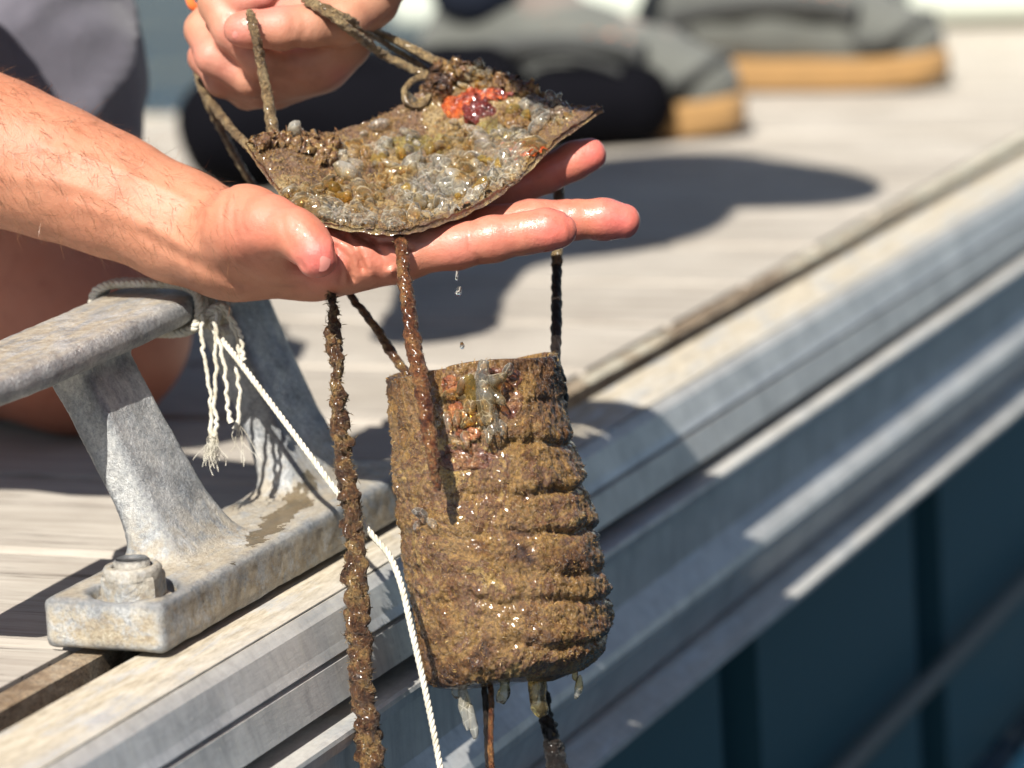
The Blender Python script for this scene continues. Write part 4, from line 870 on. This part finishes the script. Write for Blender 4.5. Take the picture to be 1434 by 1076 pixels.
Lh = .003+.011*r.random((nh, 1))**1.4; sv = np.cross(dirh, vnA[iv]); sv /= np.linalg.norm(sv, axis=1)[:, None]; wv_ = .000065*(.6+.8*r.random((nh, 1)))
p0 = Va[iv]; curl = r.normal(0, .34, (nh, 3)); p1 = p0+dirh*Lh*.5+vnA[iv]*Lh*.08; p2 = p0+dirh*Lh+curl*Lh*.6; p2 += vnA[iv]*np.clip(.0005-((p2-p0)*vnA[iv]).sum(1)[:, None], 0, 1)
Vh = np.stack([p0-sv*wv_, p0+sv*wv_, p1-sv*wv_*.8, p1+sv*wv_*.8, p2], 1).reshape(-1, 3); kk = np.arange(nh)[:, None]*5
tag(mesh_obj('arm_hair', Vh, np.concatenate([kk+np.array([0, 1, 3]), kk+np.array([0, 3, 2]), kk+np.array([2, 3, 4])], 0), M['hair'], personA), kind='stuff')
# shorts and shirt
def cloth(name, build, lo, hi, h, mat, parent, amp=.006, fs=9, cutz=None):
    s = SDF(lo, hi, h); build(s); V, Q, N = s.mesh(); V = smooth_mesh(V, Q, 3)
    d = fbm(np.stack([V[:, 0]*fs, V[:, 1]*fs, V[:, 2]*fs*.45], -1), 3, 5)*amp
    d += amp*.8*(1-np.abs(fbm(np.stack([V[:, 0]*fs*.6, (V[:, 1]+V[:, 2])*fs*1.3, (V[:, 1]-V[:, 2])*fs*.25], -1), 2, 6)))**6
    V = V+N*d[:, None]
    return mesh_obj(name, V, Q, mat, parent)
def bshort(s):
    k = np.array([kneeP[0]+.045, kneeP[1]+.045, .062]); hip = np.array([k[0]+.06, k[1]+.26, .42])
    s.chain([(k+np.array([.005, .055, .125]), .098), (k+np.array([.03, .14, .20]), .104), (hip, .12)], .02)
    s.chain([(hip, .12), (hip+np.array([.2, .03, .0]), .12)], .03); s.chain([(hip+np.array([.2, .06, 0]), .118), (k+np.array([.19, .33, .16]), .095)], .02)
    s.cone(hip+np.array([.1, .03, .02]), hip+np.array([.1, .02, .09]), .16, .15, .03)
cloth('shorts', bshort, (1.3, .75, .02), (2.3, 1.7, .75), .006, M['shorts'], personA, .009, 17)
def bshirt(s):
    k = np.array([kneeP[0]+.045, kneeP[1]+.045, .062]); hip = np.array([k[0]+.16, k[1]+.29, .50])
    sh = np.array([1.50, 1.20, .56])
    s.cone(hip, np.array([1.70, 1.15, .60]), .165, .15, .05); s.cone(np.array([1.70, 1.13, .60]), np.array([1.66, 1.02, .68]), .14, .11, .05); s.cone(np.array([1.66, 1.02, .68]), np.array([1.68, .90, .745]), .115, .105, .04); s.cone(sh+np.array([.02, 0, 0]), sh+np.array([.36, 0, .03]), .085, .085, .05)  # chest and raised collar bulked up out of frame to fill the deck shadow
    s.cone(sh, sh+np.array([-.04, .02, -.10]), .078, .075, .02); s.chain([(sh+np.array([.02, -.04, -.04]), .075), (np.array([1.40, 1.08, .43]), .06), (np.array([1.365, .97, .36]), .056), (np.array([1.355, .89, .335]), .05)], .03); s.cone(sh+np.array([.36, .0, .03]), sh+np.array([.41, -.18, -.08]), .078, .078, .02); s.cone(sh+np.array([.41, -.18, -.08]), sh+np.array([.34, -.25, -.12]), .078, .07, .02)  # hanging front panel and long left sleeve, added out of frame to cast shade
cloth('shirt', bshirt, (1.2, .7, .2), (2.2, 1.8, .95), .008, M['shirt'], personA, .008, 10)
hd_ = np.array([1.77, .92, .84])
def bhair(s):
    s.ell(hd_+np.array([0, .012, .028]), (.085, .098, .1), .01)
    s.func(lambda x, y, z: (-(y-hd_[1]+.045)*.6+-(z-hd_[2]+.01)*1.0)*-1 < 0, hd_-.2, hd_+.2) if False else None
    s.func(lambda x, y, z: ((y-hd_[1]+.05)*.8+(z-hd_[2]-.02)*.6)+0*x, hd_-.2, hd_+.2, cut=True)
cloth('hair', bhair, hd_-.16, hd_+.18, .005, M['headhair'], personA, .004, 30)

cloth('shadow_hat', lambda s: (s.ell(hd_+np.array([0, .0, .07]), (.095, .105, .07), .01), s.func(lambda x, y, z: np.maximum(np.sqrt((x-hd_[0])**2+(y-hd_[1])**2)-.175-.025*np.sin(3*np.arctan2(y-hd_[1], x-hd_[0])), np.abs(z-hd_[2]-.055+.25*(y-hd_[1])**2*8)-.007), hd_-.21, hd_+.21, .01)), hd_-.21, hd_+.21, .005, M['shorts'], personA, .001, 9)  # unseen hat added for the shadow its brim casts on the deck
# second person: fist pinching the line
D2 = 1.615
def nB(px, py, dd, rpx): return (KC(px, py, D2+dd*.001), rpx*D2/FPX)
def buildB(s):
    n_ = nB
    s.chain([n_(445, 45, 22, 56), n_(485, -28, 24, 60), n_(545, -74, -10, 64), n_(640, -150, -60, 82), n_(750, -240, -110, 100), n_(830, -300, -140, 108)], .012)   # palm, wrist, forearm
    s.chain([n_(420, 60, 20, 52), n_(400, 20, 34, 48), n_(380, -20, 40, 46)], .012)
    s.chain([n_(458, 88, 12, 34), n_(470, 62, 16, 40)], .010)
    s.chain([n_(520, 0, -6, 40), n_(478, 32, -22, 34), n_(430, 38, -32, 29), n_(395, 40, -36, 28.5), n_(350, 41, -38, 24.5), n_(334, 41, -38, 21.5)], .004)         # thumb
    s.chain([n_(400, -50, 20, 32), n_(330, -30, 0, 30), n_(306, 5, -14, 27.5), n_(325, 45, -20, 26), n_(365, 85, -18, 24), n_(405, 92, -8, 22)], .0035)           # index
    s.chain([n_(385, -20, 38, 32), n_(315, 5, 24, 30), n_(286, 42, 6, 27), n_(300, 80, -8, 25.5), n_(350, 112, -8, 23), n_(400, 110, 0, 21)], .0035)           # middle
    s.chain([n_(380, 10, 48, 30), n_(320, 40, 38, 29), n_(290, 80, 20, 26), n_(312, 112, 6, 24), n_(362, 128, 4, 22), n_(410, 116, 8, 20)], .0035)
    s.chain([n_(380, 50, 54, 28), n_(330, 80, 46, 26), n_(312, 112, 32, 23), n_(345, 132, 18, 21), n_(385, 132, 14, 19.5), n_(420, 118, 16, 18)], .0035)
    s.chain([n_(368, -6, -24, 22), n_(345, -2, -22, 24), n_(325, -10, -16, 26)], .003)
    s.chain([n_(405, 100, 26, 40), n_(440, 92, 24, 38)], .012); s.chain([n_(385, 92, 4, 34), n_(440, 86, 0, 38), n_(482, 58, 0, 40)], .010)
WB = (1.5, 1.62)
grB = [([(410, 66), (440, 68), (480, 66), (500, 60)], 3.5, .0012, WB), ([(405, 14), (412, 30), (408, 50)], 3, .0004, WB), ([(424, 20), (428, 38), (420, 58)], 3, .0005, WB), ([(436, 22), (440, 40), (434, 60)], 2.5, .0004, WB), ([(385, 96), (420, 104), (450, 100)], 3, .0009, WB), ([(296, 55), (300, 75), (295, 96)], 3, .0005, WB)]
redB = [(335, 42, 34, .8), (285, 75, 34, .6), (375, 0, 40, .9), (310, 95, 30, .5), (478, 108, 20, .6), (345, 10, 40, .6)]
Vh2, Qh2, rdB, wtB, _ = hand_mesh(buildB, (225, -430), (1000, 172), 1.40, 1.74, .0014, grB, redB, [(330, 38, 26, .8)])
personB = empty('person', K(445, 45, D2), 'person reaching in with a bare fist that pinches the sandy line between thumb and finger', 'person')
mesh_obj('body', Vh2, Qh2, M['skin2'], personB, attrs={'red': rdB, 'wet': wtB})
eb = K(840, -306, D2-.145); shB = np.array([1.50, .16, .82]); hipB = np.array([1.42, -.06, .32])
def bB(s):
    s.chain([(K(725, -218, D2-.10), .042), (eb, .052), ((eb+shB)/2, .062), (shB, .075)], .02)
    s.chain([(shB, .095), (shB+np.array([-.05, -.06, .0]), .12), (hipB, .16)], .06); s.chain([(shB+np.array([-.34, -.14, .02]), .09), (hipB, .15)], .06); s.cone(shB, shB+np.array([-.34, -.14, .02]), .09, .085, .05)
    s.chain([(shB+np.array([-.34, -.14, .02]), .075), (shB+np.array([-.36, -.12, -.28]), .055)], .03)
cloth('sleeved_jacket', bB, (.9, -.4, .1), (1.85, .85, 1.05), .009, M['orangecloth'], personB, .01, 9)
def bBl(s):
    for dx in (-.09, .1): s.chain([(hipB+np.array([dx, 0, 0]), .12), (hipB+np.array([dx*1.3, .02, -.4]), .085), (hipB+np.array([dx*1.3, .02, -.78]), .07)], .03)
cloth('trousers', bBl, (1.05, -.4, -.6), (1.8, .3, .55), .009, M['trouser'], personB, .008, 9)
hB = shB+np.array([-.1, .02, .16])
def bBh(s):
    s.cone(shB+np.array([-.15, -.06, .04]), hB, .06, .055, .02); s.ell(hB+np.array([0, .03, .06]), (.078, .095, .11), .02); s.ell(hB+np.array([0, .09, 0]), (.05, .04, .05), .02); s.cone(hB+np.array([0, .125, .05]), hB+np.array([0, .137, .03]), .012, .014, .01)
cloth('head', bBh, hB-.24, hB+.28, .006, M['skin2'], personB, .001, 9)
cloth('cap', lambda s: (s.ell(hB+np.array([0, .02, .11]), (.085, .102, .07), .01), s.cone(hB+np.array([0, .10, .11]), hB+np.array([0, .17, .10]), .03, .02, .02)), hB-.22, hB+.3, .006, M['shirt'], personB, .001, 9)
oc = catmull([K(268, -40, D2+.02), K(265, -10, D2+.012), K(268, 6, D2+.010), K(276, 12, D2+.012)], 40)
mesh_obj('lanyard', *tube(oc, .0022, 10), M['orangecloth'], personB)
# thumbnail
def patch(cpx, cpy, rx, ry, dep, rot, bulge, n=9):
    V = []; 
    for i in range(n):
        for j in range(20):
            rr = i/(n-1); t = j/20*2*math.pi; x = rx*rr*math.cos(t); y = ry*rr*math.sin(t); c, s_ = math.cos(rot), math.sin(rot)
            V.append(KC(cpx+x*c-y*s_, cpy+x*s_+y*c, dep+bulge*rr*rr))
    return cam_to_world(np.array(V)), grid_faces(n, 20, wrap_v=True)

mesh_obj('thumb_nail', *patch(448, 361, 15, 20, D-.0660, -.25, .0024), M['nail'], personA)
mesh_obj('thumb_nail', *patch(334, 43, 11, 13, D2-.0458, .2, .0020), M['nail'], personB)
# ------------------------------------------------------------------ background: shoes, bag, dock box
def make_shoe(label_):
    def b_upper(s):
        s.chain([((.0, 0, .062), .036), ((.06, 0, .060), .041), ((.13, 0, .058), .044), ((.20, .002, .050), .041), ((.255, .002, .042), .032)], .02)
        s.chain([((.02, 0, .09), .036), ((.045, 0, .135), .038), ((.05, 0, .16), .039)], .02); s.cone((.06, 0, .10), (.15, 0, .075), .038, .036, .02)
    s = SDF((-.06, -.07, .018), (.31, .07, .19), .004); b_upper(s)
    s.func(lambda x, y, z: (.026-z)*-1.0+0*x*y, (-.06, -.07, .0), (.31, .07, .028), cut=False) if False else None
    V, Q, N = s.mesh(); return V, Q
upV, upQ = make_shoe('')
th_ = np.linspace(0, 2*np.pi, 48, endpoint=False)
def sole_out(t, k=1.0):
    x = .125+.168*np.cos(t)*k; y = (.050-.010*np.cos(t+.2)**2+.004*np.cos(t))*np.sign(np.sin(t))*np.abs(np.sin(t))**.75*k; return x, y
def sole_mesh(bend=0.0):
    V = []
    for z, k in ((0, .97), (.004, 1.0), (.026, 1.0), (.030, .985), (.030, .7), (.030, .01)):
        x, y = sole_out(th_, k); V.append(np.stack([x, y, np.full(48, z)], -1))
    V.insert(0, np.stack([*sole_out(th_, .01), np.zeros(48)], -1))
    V = np.vstack(V); V[:, 2] += np.clip(V[:, 0]-.22, 0, 1)**2*1.2
    return V, grid_faces(7, 48, wrap_v=True)[:, ::-1].copy()
rgt = np.array([cr[0], cr[1]]); rgt /= np.linalg.norm(rgt); fwd = np.array([cf[0], cf[1]]); fwd /= np.linalg.norm(fwd)
hdg = rgt*.86-fwd*.5; hdg /= np.linalg.norm(hdg); perp = np.array([-hdg[1], hdg[0]])
toe1 = G(1042, 190)[:2]; toe2 = G(1328, 122)[:2]
personC = empty('person', (*(toe1-hdg*.25), 0), 'person in dark trousers and grey leather shoes standing further back on the deck', 'person')
def put(V, toe, zoff=0.0, sc=1.0):
    x = (V[:, 0]-.293)*sc; y = V[:, 1]*sc
    return np.stack([toe[0]+hdg[0]*x+perp[0]*y, toe[1]+hdg[1]*x+perp[1]*y, V[:, 2]*sc+zoff], -1)
for toe in (toe1, toe2):
    so = mesh_obj('shoe', put(upV, toe, .002), upQ, M['shoe'], personC)
    sv_, sf_ = sole_mesh(); mesh_obj('sole', put(sv_, toe, .001), sf_, M['sole'], so)
    tg = SDF((.04, -.05, .05), (.24, .05, .2), .004); tg.chain([((.215, 0, .072), .022), ((.15, 0, .085), .027), ((.10, 0, .105), .03), ((.085, 0, .16), .03)], .01); tv, tq, _n = tg.mesh()
    mesh_obj('tongue', put(tv, toe), tq, M['shoetongue'], so)
    for sy in (-1, 1):
        C = np.array([(x_, sy*(.047-.6*(x_-.14)**2), .085-.12*(x_-.14)**2*8-.15*max(0, x_-.2)) for x_ in np.linspace(.02, .22, 14)]); mesh_obj('eyelet_band', put(tube(C, .010, 8)[0], toe), tube(C, .010, 8)[1], M['shoeband'], so)
    C = np.array([(.232+.045*math.cos(a), .044*math.sin(a), .058+.012*math.cos(a*2)) for a in np.linspace(-2.2, 2.2, 16)]); mesh_obj('toe_seam', put(tube(C, .004, 6)[0], toe), tube(C, .004, 6)[1], M['shoeband'], so)
    for j in range(5):
        xx = .125+j*.018; C = np.array([(xx, y_, .1065-.0045*j-7*y_*y_) for y_ in np.linspace(-.034, .034, 9)])
        mesh_obj('lace', put(tube(C, .006, 8)[0], toe, .0), tube(C, .006, 8)[1], M['lace'], so)
s = SDF((-.1, -.1, .0), (.2, .1, .75), .01); 
s.chain([((.045, 0, .15), .058), ((.04, 0, .4), .066), ((.06, 0, .68), .075)], .01); V, Q, N = s.mesh(); V = V+N*(fbm(V*12, 3, 2)*.01)[:, None]
for toe in (toe1, toe2): mesh_obj('trouser_leg', put(V, toe), Q, M['trouser'], personC)
def rounded_thing(name, c, half, rot, mat, label, cat, r_=.03, h=.008, amp=.0):
    s = SDF(-np.array(half)-.03, np.array(half)+.03, h); s.func(lambda x, y, z: rbox(x, y, z, np.zeros(3), np.array(half), r_), -np.array(half)-.03, np.array(half)+.03, 0)
    V, Q, N = s.mesh(); V = smooth_mesh(V, Q, 2)
    if amp: V = V+N*(fbm(V*12, 3, 8)*amp)[:, None]
    c_, s_ = math.cos(rot), math.sin(rot); V = np.stack([V[:, 0]*c_-V[:, 1]*s_+c[0], V[:, 0]*s_+V[:, 1]*c_+c[1], V[:, 2]+c[2]], -1)
    e = empty(name, (c[0], c[1], c[2]-half[2]), label, cat); return e, mesh_obj(name+'_shell', V, Q, mat, e)
bp = G(420, 275); e, o = rounded_thing('black_bag', (bp[0]+.12, bp[1]+.0, .050), (.10, .150, .050), YAW, M['bag'], 'soft black bag lying on the deck behind the fist', 'bag', .05, .008, .012)
C = np.array([(bp[0]+.07, bp[1]-.04+.12*t, .092+.03*math.sin(math.pi*t)) for t in np.linspace(0, 1, 14)]); mesh_obj('handle', *tube(C, .008, 8), M['bag'], e)
xp = G(1330, 44); e, o = rounded_thing('storage_box', (xp[0]+.30, xp[1]+.10, .22), (.28, .6, .22), .0, M['box'], 'pale sage plastic storage box standing at the far end of the deck', 'storage box', .03, .012)
mesh_obj('lid', *joinm([boxm(xp[0]+.0, xp[0]+.6, xp[1]-.52, xp[1]+.72, .45, .50)]), M['box'], e, smooth=False)

pp = G(826, 192); e, o = rounded_thing('black_pouch', (pp[0]-.04, pp[1]-.022, .034), (.055, .066, .034), YAW, M['bag'], 'small black pouch lying against the nearer grey shoe', 'pouch', .033, .005, .006)
C = np.array([(pp[0]-.07+.03*t, pp[1]-.06+.11*t, .066+.01*math.sin(math.pi*t)) for t in np.linspace(0, 1, 12)]); mesh_obj('zip', *tube(C, .003, 6), M['shoeband'], e)
